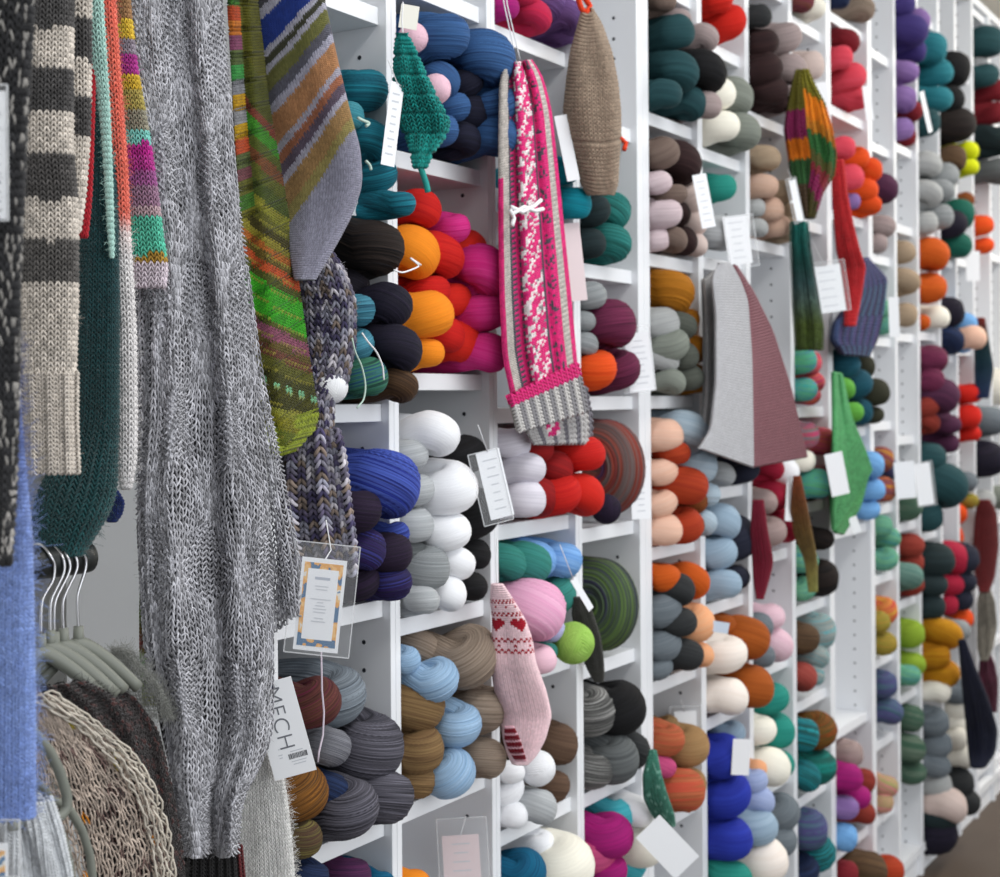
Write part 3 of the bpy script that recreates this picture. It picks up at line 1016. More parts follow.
C(8, 'right of the mauve shawl half', 'teal and red|swirl|h|-0.02|806,436,26', 'pink|candy|h|0.0|819,441,32', 'brown-maroon|berry|h|0.0|822,480,36', 'cream|cream|s|-0.03|805,464,22', 'blue swirled|fruit|h|-0.02|812,484,34')
C(8, 'behind the brown and green strip', 'black-brown|blkbrown|h|0.0|817,538,28 820,578,36', 'green mixed|meadow|h|-0.02|801,560,30 802,588,24')
C(8, 'below the brown and green strip', 'sea-glass blue|seaglass|h|0.0|816,630,36 813,652,28', 'brown mixed|bark|h|-0.02|800,640,36', 'red-brown|brick|h|-0.02|800,677,30', 'small sea-glass|seaglass|h|0.0|810,672,24')
C(8, 'two shelves below the brown and green strip', 'amber brown|ember|h|0.0|813,728,38', 'lagoon blue|lagoon|h|-0.02|801,735,36 803,772,32', 'peacock green|peacock|h|0.0|811,764,40')
C(8, 'on the lowest visible shelf of the rainbow-hat bay', 'dark lagoon|nebula|h|0.0|808,823,40', 'bright teal|lagoon|h|0.0|814,853,36', 'deep navy|navy|h|-0.02|801,866,32')
C(9, 'at the top above the coral hanks', 'navy|navy|s|-0.01|838,7,24', 'taupe|taupe|s|0.0|860,9,26')
C(9, 'above the hanging red sock', 'maroon|maroon|h|0.0|845,37,24', 'coral|coral|h|0.0|840,57,26 850,80,30 852,105,28')
C(9, 'right of the hanging red sock', 'pinkish red|coral|h|-0.02|843,148,24 848,178,28', 'orange|orred|h|0.0|856,160,24 868,173,26 863,193,28 868,212,22', 'lilac pink|lav|h|-0.02|851,203,18')
C(9, 'below the navy striped cowl', 'peacock teal|prussian|h|0.0|843,366,30 854,386,32 859,411,28', 'bright green|green|h|-0.02|842,388,24 849,411,24', 'dark moss|dkmoss|s|0.01|862,370,26 872,393,30 871,414,20')
C(9, 'right of the green scarf', 'cornflower blue|cornf|h|0.0|870,468,28 871,492,24 867,514,22')
C(9, 'two shelves below the empty cell', 'grey-pink|dusty|h|0.0|849,756,26', 'magenta|magenta|h|-0.01|846,776,30 853,799,28', 'brick red|redbrown|s|0.02|861,781,28 861,812,26', 'purple|lav|h|-0.02|842,807,28', 'periwinkle|cornf|h|-0.04|842,837,30')
C(9, 'on the lowest shelf under the empty cell', 'chestnut brown|bark|h|-0.02|866,865,38', 'rust orange|rust|h|-0.04|884,868,32', 'dark maroon|maroon|h|0.0|845,873,26')
C(10, 'right of the orange hanks', 'dark plum|darkplum|h|0.0|880,188,32', 'grey mauve|mauve|h|0.0|879,229,26 878,248,20')
C(10, 'right of the navy striped cowl', 'mixed green|meadow|h|0.0|883,314,24 883,331,20')
C(10, 'in the narrow bay right of the green scarf', 'orange mixed|autumn|h|0.0|881,461,26 880,489,28', 'purple mixed|nebula|h|0.02|889,468,24', 'meadow green|meadow|h|0.0|880,526,24 889,538,22 884,558,24',
  'red mixed|firey|h|0.0|884,611,26', 'olive mixed|oliveg|h|-0.01|878,624,22 881,643,26', 'teal purple|nebula|h|0.0|883,685,28 886,710,30', 'pink and green|melon|h|0.0|883,789,24 883,806,22')
C(11, 'at the top right of the white tag', 'indigo|indigo|s|-0.02|901,8,26 905,29,38 914,50,24', 'violet|lav|s|0.0|919,22,24')
C(11, 'in the upper half of the purple bay', 'lilac|lav|s|-0.01|903,73,26 902,99,28 900,129,24', 'red|maroon|s|0.01|911,111,24 909,137,20')
C(11, 'in the middle of the purple bay', 'tan|sand|s|0.0|902,252,24 903,281,28 904,315,26', 'grey-green|fern|s|0.0|905,505,30')
C(11, 'in the lower half of the purple bay', 'red-brown|redbrown|s|0.01|911,541,28 912,562,28 914,584,24', 'grey-teal|greentweed|s|-0.01|904,576,32', 'lime|chart|h|0.0|910,634,28 912,663,26', 'green|meadow|h|-0.01|905,675,26',
  'dark fern|fern|s|0.0|909,721,28 908,746,32 910,770,26')
C(12, 'right of the indigo hanks', 'teal|tealmid|s|-0.02|930,52,34 935,73,30 934,97,30', 'dark teal|dkteal|s|-0.03|926,121,28')
C(12, 'beneath the dark teal hank', 'light grey|ash|s|-0.02|926,167,28 926,195,28 925,221,26', 'grey|midgrey|s|-0.03|942,178,28 938,190,26 938,214,28')
C(12, 'at the white bay under the grey hanks', 'bright orange|burnt|h|-0.02|928,256,36 926,286,34 922,327,16', 'cream|cream|s|0.0|935,317,26')
C(12, 'beneath the bright orange hanks', 'maroon|wine|h|-0.02|926,362,34 930,384,28', 'red-brown|redbrown|s|-0.01|926,402,24 926,420,22', 'purple|darkplum|s|-0.05|940,395,36', 'plum|darkplum|s|0.0|936,420,26 947,422,24 948,441,20')
C(12, 'behind the shiny blank cards', 'dark teal|dkteal|s|-0.04|928,459,32 938,482,50 928,516,30')
C(0, 'in the front heap above the gold hanks', 'dark teal|inkgreen|s|-0.05|932,560,38 931,583,28 931,606,28', 'crimson|crimson|s|-0.04|948,560,38 949,584,26 947,602,22', 'black|nightblue|s|-0.03|960,560,32 960,580,26 960,597,24', 'coral|orred|s|-0.02|960,616,22')
C(0, 'in the heap above the cream hanks', 'gold|gold|s|-0.06|941,636,34 937,656,26 944,671,26', 'grey|midgrey|s|-0.02|955,627,26')
C(0, 'in the front heap left of the navy garment', 'off-white|offwhite|s|-0.05|939,688,24 950,705,32 950,722,28 955,736,24 959,756,28', 'slate grey|slate|s|-0.03|957,694,26', 'stone grey|slate|s|-0.06|934,724,30 935,745,28 934,767,28', 'pale grey|ash|s|-0.06|938,787,28', 'ecru|pinkbeige|s|-0.06|947,806,36')
C(0, 'at the bottom of the front heap', 'dark green|inkgreen|s|-0.02|934,808,44', 'ink navy|navyblk|s|-0.02|935,838,44', 'black|charcoal|s|-0.03|956,783,32 960,812,32')
C(13, 'right of the teal hanks near the top', 'black|black|s|-0.01|950,72,38 949,102,28', 'black-brown|blkbrown|s|-0.03|951,124,40', 'brown|bark|s|-0.03|951,157,30', 'neon yellow|neon|s|-0.02|967,151,20 967,165,20')
C(13, 'beside the light grey hanks', 'pine green|pine|s|-0.01|957,217,32 955,244,28', 'deep navy|navyblk|s|-0.03|947,222,34')
C(13, 'below the pine green hanks', 'black|navyblk|s|-0.01|949,315,30', 'deep blue|navy|s|-0.01|949,341,28', 'light blue|cornf|s|0.0|962,326,24 961,344,22', 'pale peach|peach|s|0.0|972,335,26')
C(14, 'right of the plum hanks', 'bright red|scarlet|s|-0.01|968,396,24 968,415,26 970,431,18', 'flame red|orred|s|-0.02|951,515,26 951,534,24')
C(15, 'near the top right corner', 'dark teal|dkteal|s|-0.01|983,42,36 982,76,28', 'red|maroon|s|0.0|997,92,22 997,111,22', 'dark|inkgreen|s|0.0|999,142,28', 'dark grey|steel|s|0.0|998,170,28')
C(0, 'at the far right edge', 'flame orange|orred|s|-0.01|981,226,22 983,245,18', 'russet|chestnut|s|-0.02|965,201,18', 'midnight blue|navyblk|s|-0.02|985,458,36', 'blue-grey|slate|s|0.0|985,421,34 966,484,22', 'mint white|offwhite|s|-0.01|998,386,36', 'olive|oliveg|s|0.0|967,503,18', 'stone|ash|s|-0.01|983,506,24', 'drab grey|sage|s|0.0|998,497,24')
bpy.context.view_layer.update()
for i_ in range(1, 17):
    bookcase(i_)
settle()


def tie(label_part, pts, b, mat=None, r=0.0013):
    """cotton tie round a hank: a part of that hank"""
    o = next(q[0] for q in YARNS if label_part in q[0]['label'])
    bpy.context.view_layer.update()
    P = [Vector(at(x, y, b)) for x, y in pts]
    Q = []
    for a_, c_ in zip(P[:-1], P[1:]):
        Q += [a_.lerp(c_, s_) for s_ in (0, 0.25, 0.5, 0.75)]
    Q.append(P[-1])
    for _ in range(2):
        Q = [Q[0]] + [(Q[i - 1] + Q[i] * 2 + Q[i + 1]) / 4 for i in range(1, len(Q) - 1)] + [Q[-1]]
    m = MB().tube(Q, r, 6)
    inv = o.matrix_world.inverted()
    m.v = [tuple(inv @ Vector(v)) for v in m.v]
    return m.build('cotton_tie', mat or STRING, o, smooth=True)


PALEGREEN = plain('pale_green_cotton', '#b9cfc4', 0.8)
tie('topmost orange yarn skein left of', [(394, 270), (402, 273), (411, 270), (420, 266), (414, 261), (409, 257), (421, 265)], -0.075)
tie('lower teal blue yarn hank', [(352, 338), (355, 352), (362, 366), (366, 385), (364, 400), (357, 408)], -0.085, PALEGREEN)
tie('lower teal blue yarn hank', [(362, 333), (368, 342), (377, 352), (383, 366), (384, 380)], -0.085)
tie('topmost deep teal yarn hank', [(358, 118), (364, 121), (370, 123), (366, 126)], -0.06, PALEGREEN, 0.0022)
tie('middle deep teal yarn hank', [(366, 161), (370, 165), (371, 170)], -0.06, PALEGREEN, 0.0022)
# ------------------------------------------------------------------ knitted things: every stitch is a looped yarn
E1 = np.array(RGT)
E2 = -np.array(FWD)
KNIT = knit_mat('knit_wool', fuzz=0.12)
MOHAIR = knit_mat('knit_mohair', fuzz=0.25)
DB = [0.0]


def lin(h):
    return np.array(hexc(h))


class Surf:
    """grid of positions P[nv, nu, 3]; closed = wraps round in u; py = picture row of every grid row"""

    def __init__(self, P, py, closed):
        self.closed = closed
        self.P = np.concatenate([P, P[:, :1]], 1) if closed else P
        self.py = py
        du = np.gradient(self.P, axis=1)
        if closed:
            du[:, 0] = du[:, -1] = (self.P[:, 1] - self.P[:, -2]) / 2
        dv = np.gradient(self.P, axis=0)
        n = np.cross(du, dv)
        n /= np.linalg.norm(n, axis=-1, keepdims=True) + 1e-12
        if closed:
            c = self.P.mean(1, keepdims=True)
            s = np.sign(((self.P - c) * n).sum(-1).mean())
        else:
            s = np.sign((n * (np.array(CAM) - self.P)).sum(-1).mean())
        self.N = n * s

    def at(self, U, V):
        nv, nu = self.P.shape[:2]
        if self.closed:
            U = np.mod(U, 1.0)
        x = np.clip(U, 0, 1) * (nu - 1)
        y = np.clip(V, 0, 1) * (nv - 1)
        i = np.minimum(x.astype(int), nu - 2)
        j = np.minimum(y.astype(int), nv - 2)
        fx, fy = (x - i)[..., None], (y - j)[..., None]

        def bl(A):
            return (A[j, i] * (1 - fx) + A[j, i + 1] * fx) * (1 - fy) + (A[j + 1, i] * (1 - fx) + A[j + 1, i + 1] * fx) * fy
        return bl(self.P), bl(self.N)

    def pyv(self, V):
        return np.interp(V, np.linspace(0, 1, len(self.py)), self.py)


def smooth_keys(keys, n):
    """keys: rows of numbers, first the parameter-free list; resample to n rows along y (column 1) with a smoothed interpolation"""
    K = np.array(keys, float)
    t = np.concatenate([[0], np.cumsum(np.hypot(np.diff(K[:, 0]), np.diff(K[:, 1])))])
    t /= t[-1]
    q = np.linspace(0, 1, n)
    out = np.stack([np.interp(q, t, K[:, c]) for c in range(K.shape[1])], 1)
    k = max(1, n // (4 * len(K)))
    if k > 1:
        ker = np.ones(2 * k + 1) / (2 * k + 1)
        pad = np.concatenate([2 * out[:1] - out[1:k + 1][::-1], out, 2 * out[-1:] - out[-k - 1:-1][::-1]])
        out = np.stack([np.convolve(pad[:, c], ker, 'valid') for c in range(K.shape[1])], 1)
    return out


def pts_at(px, py, b):
    """vectorised at()"""
    x = (np.asarray(px) - CX) / FPX
    y = (HOR - np.asarray(py)) / FPX
    d = x[..., None] * np.array(R2) + y[..., None] * np.array(U2) + np.array(FWD)
    t = (np.asarray(b) - CAM.y) / d[..., 1]
    return np.array(CAM) + d * t[..., None]


TOPY = -120
RAILZ = CAMZ + 0.63


def hang_top(k, b):
    """a key at TOPY means: where the thing hangs over the upper rail"""
    if k[1] != TOPY:
        return k
    z0, z1 = at(k[0], 0, b + DB[0]).z, at(k[0], -100, b + DB[0]).z
    return (k[0], -100 * (RAILZ - z0) / (z1 - z0)) + tuple(k[2:])


def tube_surf(keys, b=-0.1, flat=0.42, n=120, m=72, folds=0.0, nf=5, seed=0, turn=0.0, sq=1.0):
    """keys: (centre x, y, half width) in picture pixels, hanging at wall depth b"""
    keys = [hang_top(k, b) for k in keys]
    K = smooth_keys(keys, n)
    bb = (K[:, 3] if K.shape[1] > 3 else np.full(n, b)) + DB[0]
    c = pts_at(K[:, 0], K[:, 1], bb)
    z = (c - np.array(CAM)) @ np.array(FWD)
    hw = K[:, 2] * z / FPX
    th = np.linspace(0, 2 * PI, m, endpoint=False)
    e1 = E1 * math.cos(turn) + E2 * math.sin(turn)
    e2 = E2 * math.cos(turn) - E1 * math.sin(turn)
    rg = np.random.default_rng(seed)
    ph = rg.uniform(0, 6.28, 4)
    v = np.linspace(0, 1, n)
    fo = 1 + folds * np.sin(nf * th[None, :] + ph[0] + 1.6 * np.sin(5 * v[:, None] + ph[1])) + 0.5 * folds * np.sin((nf + 2) * th[None, :] + ph[2] + 3 * v[:, None])
    ct, st = np.cos(th), np.sin(th)
    ct = np.sign(ct) * np.abs(ct) ** sq
    P = c[:, None, :] + hw[:, None, None] * (ct[None, :, None] * e1 + flat * (st[None, :] * fo)[..., None] * e2)
    return Surf(P, K[:, 1], True)


def sheet_surf(left, right, b=-0.1, fold=None, n=160, m=80, droop=None):
    """left / right: edge polylines (x, y) in picture pixels; fold(u, v) -> metres towards the room"""
    left, right = [hang_top(k, b) for k in left], [hang_top(k, b) for k in right]
    Lk, Rk = smooth_keys(left, n), smooth_keys(right, n)
    u = np.linspace(0, 1, m)
    X = Lk[:, None, 0] * (1 - u) + Rk[:, None, 0] * u
    Y = Lk[:, None, 1] * (1 - u) + Rk[:, None, 1] * u
    if droop is not None:
        Y = Y + droop(u)[None, :] * np.linspace(0, 1, n)[:, None]
    V = np.repeat(np.linspace(0, 1, n)[:, None], m, 1)
    Ug = np.repeat(u[None, :], n, 0)
    f = fold(Ug, V) if fold else 0 * Ug
    P = pts_at(X, Y, np.full(X.shape, b + DB[0]))
    # the fold moves each point along its own sight line: the drape bulges to the room
    d = np.array(CAM) - P
    d /= np.linalg.norm(d, axis=-1, keepdims=True)
    P = P + d * f[..., None]
    return Surf(P, Y.mean(1), False)


def sweep(Q, Nn, r, sides, closed=False):
    """Q (rows, pts, 3) centre lines -> verts, faces"""
    T = np.gradient(Q, axis=1)
    T /= np.linalg.norm(T, axis=-1, keepdims=True) + 1e-12
    Bn = np.cross(T, Nn)
    Bn /= np.linalg.norm(Bn, axis=-1, keepdims=True) + 1e-12
    Nm = np.cross(Bn, T)
    a = np.arange(sides) * 2 * PI / sides + PI / sides
    rr = r if np.ndim(r) else np.full(Q.shape[:2], r)
    V = Q[:, :, None, :] + rr[:, :, None, None] * (np.cos(a)[None, None, :, None] * Bn[:, :, None, :] + np.sin(a)[None, None, :, None] * Nm[:, :, None, :])
    R, K = Q.shape[:2]
    r_, k_, s_ = np.meshgrid(np.arange(R), np.arange(K - 1), np.arange(sides), indexing='ij')
    s2 = (s_ + 1) % sides
    b0 = (r_ * K + k_) * sides
    F = np.stack([b0 + s_, b0 + s2, b0 + sides + s2, b0 + sides + s_], -1).reshape(-1, 4)
    return V.reshape(-1, 3), F


def knit(name, sf, ncol, nrow, colfun, yr=0.26, S=8, sides=4, beta=0.74, alpha=-0.06, depth=0.33, mat=None, parent=None,
         rib=0, ribamp=0.0, warp=None, purl=None, marl=None, seed=1, fuzz=0, fuzzcol=None, fuzzlen=0.012, lining=True, jit=0.0, link_it=True, liner_in=None, radfun=None):
    """knit the surface: ncol stitches round, nrow rows down. colfun(py, u, i, j) -> (n, 3)"""
    rg = np.random.default_rng(seed)
    K = ncol * S + 1
    q = np.arange(K) / S
    fr = 2 * PI * q
    jj = np.arange(nrow)
    X = np.repeat((q + alpha * np.sin(2 * fr))[None, :], nrow, 0)
    Y = jj[:, None] + 0.5 + beta * np.cos(fr)[None, :]
    Zs = -np.cos(2 * fr)[None, :].repeat(nrow, 0)
    ii = np.minimum(np.floor(q).astype(int), ncol - 1)
    if purl is not None:
        sgn = np.where(purl(ii[None, :], jj[:, None]), -1.0, 1.0)
        Zs = Zs * sgn
    if jit:
        X = X + jit * rg.normal(size=X.shape) * 0.5
        Y = Y + jit * rg.normal(size=X.shape)
    U, V = X / ncol, Y / nrow
    if warp is not None:
        U, V = warp(U, V)
    P, N = sf.at(U, V)
    # stitch width in metres
    wst = np.linalg.norm(np.diff(sf.P, axis=1), axis=-1).sum(1).mean() / ncol
    hst = np.linalg.norm(np.diff(sf.P, axis=0), axis=-1).sum(0).mean() / nrow
    w_ = min(wst, hst * 1.25)
    off = depth * w_ * Zs
    if rib:
        off = off + ribamp * w_ * np.cos(2 * PI * ii / rib)[None, :]
    P = P + N * off[..., None]
    rad = yr * w_ * (1 if radfun is None else radfun(U, V))
    Vv, F = sweep(P, N, rad if np.ndim(rad) else float(rad), sides)
    py = sf.pyv((jj + 0.5) / nrow)
    I, J = np.meshgrid(np.arange(ncol), jj, indexing='ij')
    I, J = I.T, J.T
    c = colfun(np.repeat(py[:, None], ncol, 1).ravel(), ((I + 0.5) / ncol).ravel(), I.ravel(), J.ravel()).reshape(nrow, ncol, 3)
    C = c[:, ii]                                         # per sample
    if marl is not None:
        seg = rg.random((nrow, ncol * 2 + 2))
        si = np.floor(q * 2).astype(int)
        k = seg[:, si][..., None]
        C = C * (1 - marl[1] + 2 * marl[1] * k) if isinstance(marl[0], str) else np.where(k < marl[1], marl[0], C)
    Cv = np.repeat(C.reshape(-1, 3), sides, 0)
    Vs, Fs, Cs = [Vv], [F], [Cv]
    nb = len(Vv)
    if lining:
        g = sf.P - sf.N * ((liner_in if liner_in is not None else 0.85) * w_)
        nv_, nu_ = g.shape[:2]
        a, b_ = np.meshgrid(np.arange(nv_ - 1), np.arange(nu_ - 1), indexing='ij')
        f = np.stack([a * nu_ + b_, a * nu_ + b_ + 1, (a + 1) * nu_ + b_ + 1, (a + 1) * nu_ + b_], -1).reshape(-1, 4)
        vv, uu = np.meshgrid(np.linspace(0, 1, nv_), np.linspace(0, 1, nu_), indexing='ij')
        ci = np.minimum((uu * ncol).astype(int), ncol - 1)
        rj = np.minimum((vv * nrow).astype(int), nrow - 1)
        Vs.append(g.reshape(-1, 3))
        Fs.append(f + nb)
        Cs.append(c[rj, ci].reshape(-1, 3))
        nb += nv_ * nu_
    if fuzz:
        uu, vv = rg.random(fuzz), rg.random(fuzz)
        p0, n0 = sf.at(uu, vv)
        d1 = rg.normal(size=(fuzz, 3)) + n0 * 0.9
        d1 /= np.linalg.norm(d1, axis=1, keepdims=True)
        d2 = d1 + rg.normal(size=(fuzz, 3)) * 0.6
        ln = fuzzlen * rg.uniform(0.4, 1.0, (fuzz, 1))
        p0 = p0 + n0 * 0.3 * w_
        Q = np.stack([p0, p0 + d1 * ln * 0.5, p0 + d1 * ln * 0.5 + d2 * ln * 0.4], 1)
        nn = np.cross(d1, rg.normal(size=(fuzz, 3)))
        nn = np.repeat(nn[:, None, :], 3, 1)
        fv, ff = sweep(Q, nn, 0.00016, 3)
        rj = np.minimum((vv * nrow).astype(int), nrow - 1)
        ci = np.minimum((uu * ncol).astype(int), ncol - 1)
        fc = c[rj, ci] if fuzzcol is None else np.repeat(lin(fuzzcol)[None], fuzz, 0)
        Vs.append(fv)
        Fs.append(ff + nb)
        Cs.append(np.repeat(fc, 9, 0))
        nb += len(fv)
    Vv, F, Cv = np.concatenate(Vs), np.concatenate(Fs), np.concatenate(Cs)
    org = Vv.mean(0) if parent is None else np.array(parent.location)
    me = mesh_np(name, Vv - org, F, mat or KNIT, True, np.clip(Cv, 0, 1))
    if not link_it:
        return me, org
    o = bpy.data.objects.new(name, me)
    if parent is None:
        o.location = org
    return link(o, parent)


def const(h, var=0.0, seed=3):
    c = lin(h)
    rg = np.random.default_rng(seed)

    def f(py, u, i, j):
        k = 1 + var * (rg.random(len(py)) * 2 - 1)
        return c[None] * k[:, None]
    return f


def stripes(lst, wob=2.0, var=0.1, seed=3):
    """lst: (y at which the colour ends, hex)"""
    ys = np.array([q[0] for q in lst], float)
    cs = np.array([lin(q[1]) for q in lst])
    rg = np.random.default_rng(seed)

    def f(py, u, i, j):
        k = np.searchsorted(ys, py + wob * np.sin(i * 0.9) * 0.6)
        k = np.minimum(k, len(ys) - 1)
        return cs[k] * (1 + var * (rg.random(len(py)) * 2 - 1))[:, None]
    return f


def blend(keys, var=0.08, seed=4):
    """keys: (y, hex) gradually changing yarn"""
    ys = np.array([q[0] for q in keys], float)
    cs = np.array([lin(q[1]) for q in keys])
    rg = np.random.default_rng(seed)

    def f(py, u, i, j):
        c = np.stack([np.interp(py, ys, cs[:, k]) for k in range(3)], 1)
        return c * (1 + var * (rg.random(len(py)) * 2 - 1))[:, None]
    return f
# ------------------------------------------------------------------ garments hanging at the left
def thing_at(name, px, py, b, label, cat, group=None):
    return empty(name, at(px, py, b + DB[0]), label, cat, group)


DB[0] = 0.07
# --- charcoal tweed cardigan at the very left
sf = tube_surf([(-22, TOPY, 52), (-18, 0, 52), (-24, 120, 50), (-26, 300, 44), (-24, 480, 40), (-24, 566, 34)], b=-0.38, flat=0.3, folds=0.12, nf=7, seed=2)
o = knit('hanging_cardigan', sf, 33, 105, const('#2a2a2c', 0.3), marl=(lin('#8d8a86'), 0.16), purl=lambda i, j: (i % 8) > 5, fuzz=1800, fuzzlen=0.01, seed=4)
tag(o, 'charcoal tweed knitted cardigan hanging at the far left behind a clear card holder', 'cardigan')
braid = tube_surf([(8, 200, 7), (13, 330, 7), (10, 450, 7), (5, 562, 6)], b=-0.402, flat=0.7, n=60, m=16)
knit('edge_braid', braid, 8, 44, const('#3a3a3c', 0.4), marl=(lin('#b0aca8'), 0.3), parent=o, seed=9)

# --- periwinkle mohair jumper sleeve below it
sf = tube_surf([(-2, 330, 16), (0, 430, 21), (0, 540, 31), (-3, 700, 37), (-4, 818, 38)], b=-0.33, flat=0.45, folds=0.05, seed=3)
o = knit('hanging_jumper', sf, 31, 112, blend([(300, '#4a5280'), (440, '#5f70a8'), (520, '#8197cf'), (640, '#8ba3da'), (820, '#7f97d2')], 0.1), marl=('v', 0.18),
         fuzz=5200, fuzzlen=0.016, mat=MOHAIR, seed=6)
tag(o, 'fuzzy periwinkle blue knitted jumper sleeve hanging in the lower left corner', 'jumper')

# --- grey and cream striped sleeves
G, W_ = '#4d4b4b', '#cbc2b8'
sf = tube_surf([(50, TOPY, 26), (47, 0, 26), (45, 60, 27), (44, 150, 28), (48, 200, 29), (48, 300, 29), (48, 370, 27), (49, 420, 25), (50, 474, 26)], b=-0.215, flat=0.45, folds=0.03, seed=5)
stcol = stripes([(-70, G), (-30, W_), (30, G), (70, W_), (113, G), (155, W_), (200, '#545150'), (242, W_), (282, '#5b5856'), (999, '#c9c0b6')], var=0.22, seed=6)
o = knit('hanging_striped_jumper', sf, 26, 135, stcol, marl=('v', 0.2), seed=8, fuzz=1500, fuzzlen=0.006, rib=0)
tag(o, 'grey and cream striped wool jumper sleeve with ribbed cuff, in front of teal sleeve', 'jumper')
sf = tube_surf([(78, TOPY, 18), (74, 0, 16), (76, 60, 14), (78, 130, 11), (76, 200, 8), (74, 232, 5)], b=-0.19, flat=0.5)
knit('second_sleeve', sf, 13, 80, stripes([(-40, G), (20, W_), (62, '#4b4949'), (100, W_), (138, '#4b4949'), (999, W_)], var=0.2), marl=('v', 0.2), seed=9, parent=o)
cuff = tube_surf([(48, 372, 28), (49, 420, 26.5), (50, 474, 27.5)], b=-0.2165, flat=0.47, n=60)
knit('ribbed_cuff', cuff, 30, 23, const('#c9c0b6', 0.15), rib=3, ribamp=0.5, marl=('v', 0.15), seed=10, parent=o)

# --- red sleeve sliver
sf = tube_surf([(93, TOPY, 6), (90, 60, 5.5), (86, 150, 7), (83, 205, 8), (80, 238, 7)], b=-0.182, flat=0.5, n=70)
o = knit('hanging_red_sleeve', sf, 11, 78, const('#a8202c', 0.15), seed=11)
tag(o, 'narrow red knitted sleeve showing between the striped and dark teal sleeves', 'jumper')

# --- dark teal mohair jumper with mint edge
sf = tube_surf([(98, TOPY, 15), (99, 60, 14), (100, 130, 14), (99, 210, 18), (98, 300, 20.5), (95, 430, 23), (83, 470, 33), (75, 500, 41), (67, 526, 34), (61, 556, 21)], b=-0.165, flat=0.6, folds=0.04, seed=7)
o = knit('hanging_teal_jumper', sf, 26, 150, blend([(-120, '#9fc8c0'), (0, '#2a5a58'), (110, '#1d4649'), (300, '#12393d'), (440, '#14393c'), (560, '#1d4a4c')], 0.16), marl=('v', 0.22),
         fuzz=4200, fuzzlen=0.012, mat=MOHAIR, seed=12)
tag(o, 'dark teal mohair jumper with pale mint front edge, hanging over the hangers', 'jumper')
sf = tube_surf([(94, TOPY, 10), (93, 0, 9), (97, 50, 8), (104, 100, 4.5), (108, 165, 3.2), (111, 235, 2.2), (112, 258, 1)], b=-0.19, flat=0.6, n=80, m=24)
knit('mint_edge', sf, 9, 80, const('#a9cfc6', 0.1), fuzz=900, fuzzlen=0.008, mat=MOHAIR, seed=13, parent=o)

# --- coral and white mohair cardigan edge
sf = tube_surf([(103, TOPY, 9), (106, 0, 8), (112, 90, 8.5), (118, 170, 8.5), (121, 232, 8), (126, 330, 9), (127, 440, 9), (126, 478, 8), (126, 489, 4)], b=-0.178, flat=0.7, n=110, m=32)
o = knit('hanging_coral_cardigan', sf, 10, 120, blend([(-120, '#e8705c'), (215, '#e4705e'), (235, '#e6d8d6'), (260, '#dedbdb'), (500, '#d9d6d6')], 0.08), fuzz=3600, fuzzlen=0.009, mat=MOHAIR, seed=14)
tag(o, 'coral and white mohair cardigan edge hanging right of the dark teal jumper', 'cardigan')
sf = tube_surf([(108, 190, 3), (114, 260, 4), (119, 340, 4), (120, 450, 3)], b=-0.14, flat=0.7, n=60, m=16)
knit('pink_band', sf, 9, 66, blend([(190, '#d04a86'), (330, '#c8709a'), (450, '#b79aa6')], 0.1), fuzz=500, fuzzlen=0.006, seed=15, parent=o)

# --- multicoloured sleeve
sf = tube_surf([(112, TOPY, 13), (119, 0, 10), (126, 70, 11), (135, 130, 13), (142, 190, 15), (147, 250, 17), (149, 262, 19), (148, 288, 17)], b=-0.16, flat=0.5, folds=0.02, n=110, m=48)
o = knit('hanging_multicolour_jumper', sf, 17, 93, stripes([(-60, '#c89a40'), (22, '#9a7450'), (42, '#d2b23c'), (57, '#8d8490'), (76, '#a8388a'), (92, '#cfae3a'), (112, '#a89a54'), (132, '#8f8b7a'), (144, '#7cc4ba'),
                                                              (156, '#b4288a'), (172, '#b23a8e'), (188, '#9c5a90'), (206, '#9a7890'), (217, '#b29aa0'), (255, '#5cc0a4'), (262, '#b08a3a'), (999, '#cfc3cc')], var=0.14, wob=1.5), marl=('v', 0.15), fuzz=1800, fuzzlen=0.007, seed=16)
tag(o, 'multicoloured striped jumper sleeve ending in a pale lilac cuff', 'jumper')

# --- grey lace shawl
rgl = np.random.default_rng(5)


def lace_fold(u, v):
    f = 0.024 * np.sin(2 * PI * (u * 1.7 + 0.10 * np.sin(4 * v)) - 0.9) + 0.006 * np.sin(2 * PI * u * 4.3 + 3 * v) + 0.015 * u
    return f * (0.55 + 0.6 * v)


def lace_warp(k=3, kv=9, A=0.010):
    def w(U, V):
        return U + A * np.sin(2 * PI * k * U * 2) * np.cos(2 * PI * kv * V), V + 0.010 * np.cos(2 * PI * k * 2 * U) * np.sin(2 * PI * kv * V * 0.5 + 0.6)
    return w


def lens_purl(pc, pr):
    """lens shaped garter motifs"""
    def f(i, j):
        row = (j // pr) % 2
        x = ((i + row * pc / 2) % pc) / pc - 0.5
        y = (j % pr) / pr - 0.5
        return (x * 2.1) ** 2 + (y * 2.2) ** 2 < 0.6
    return f


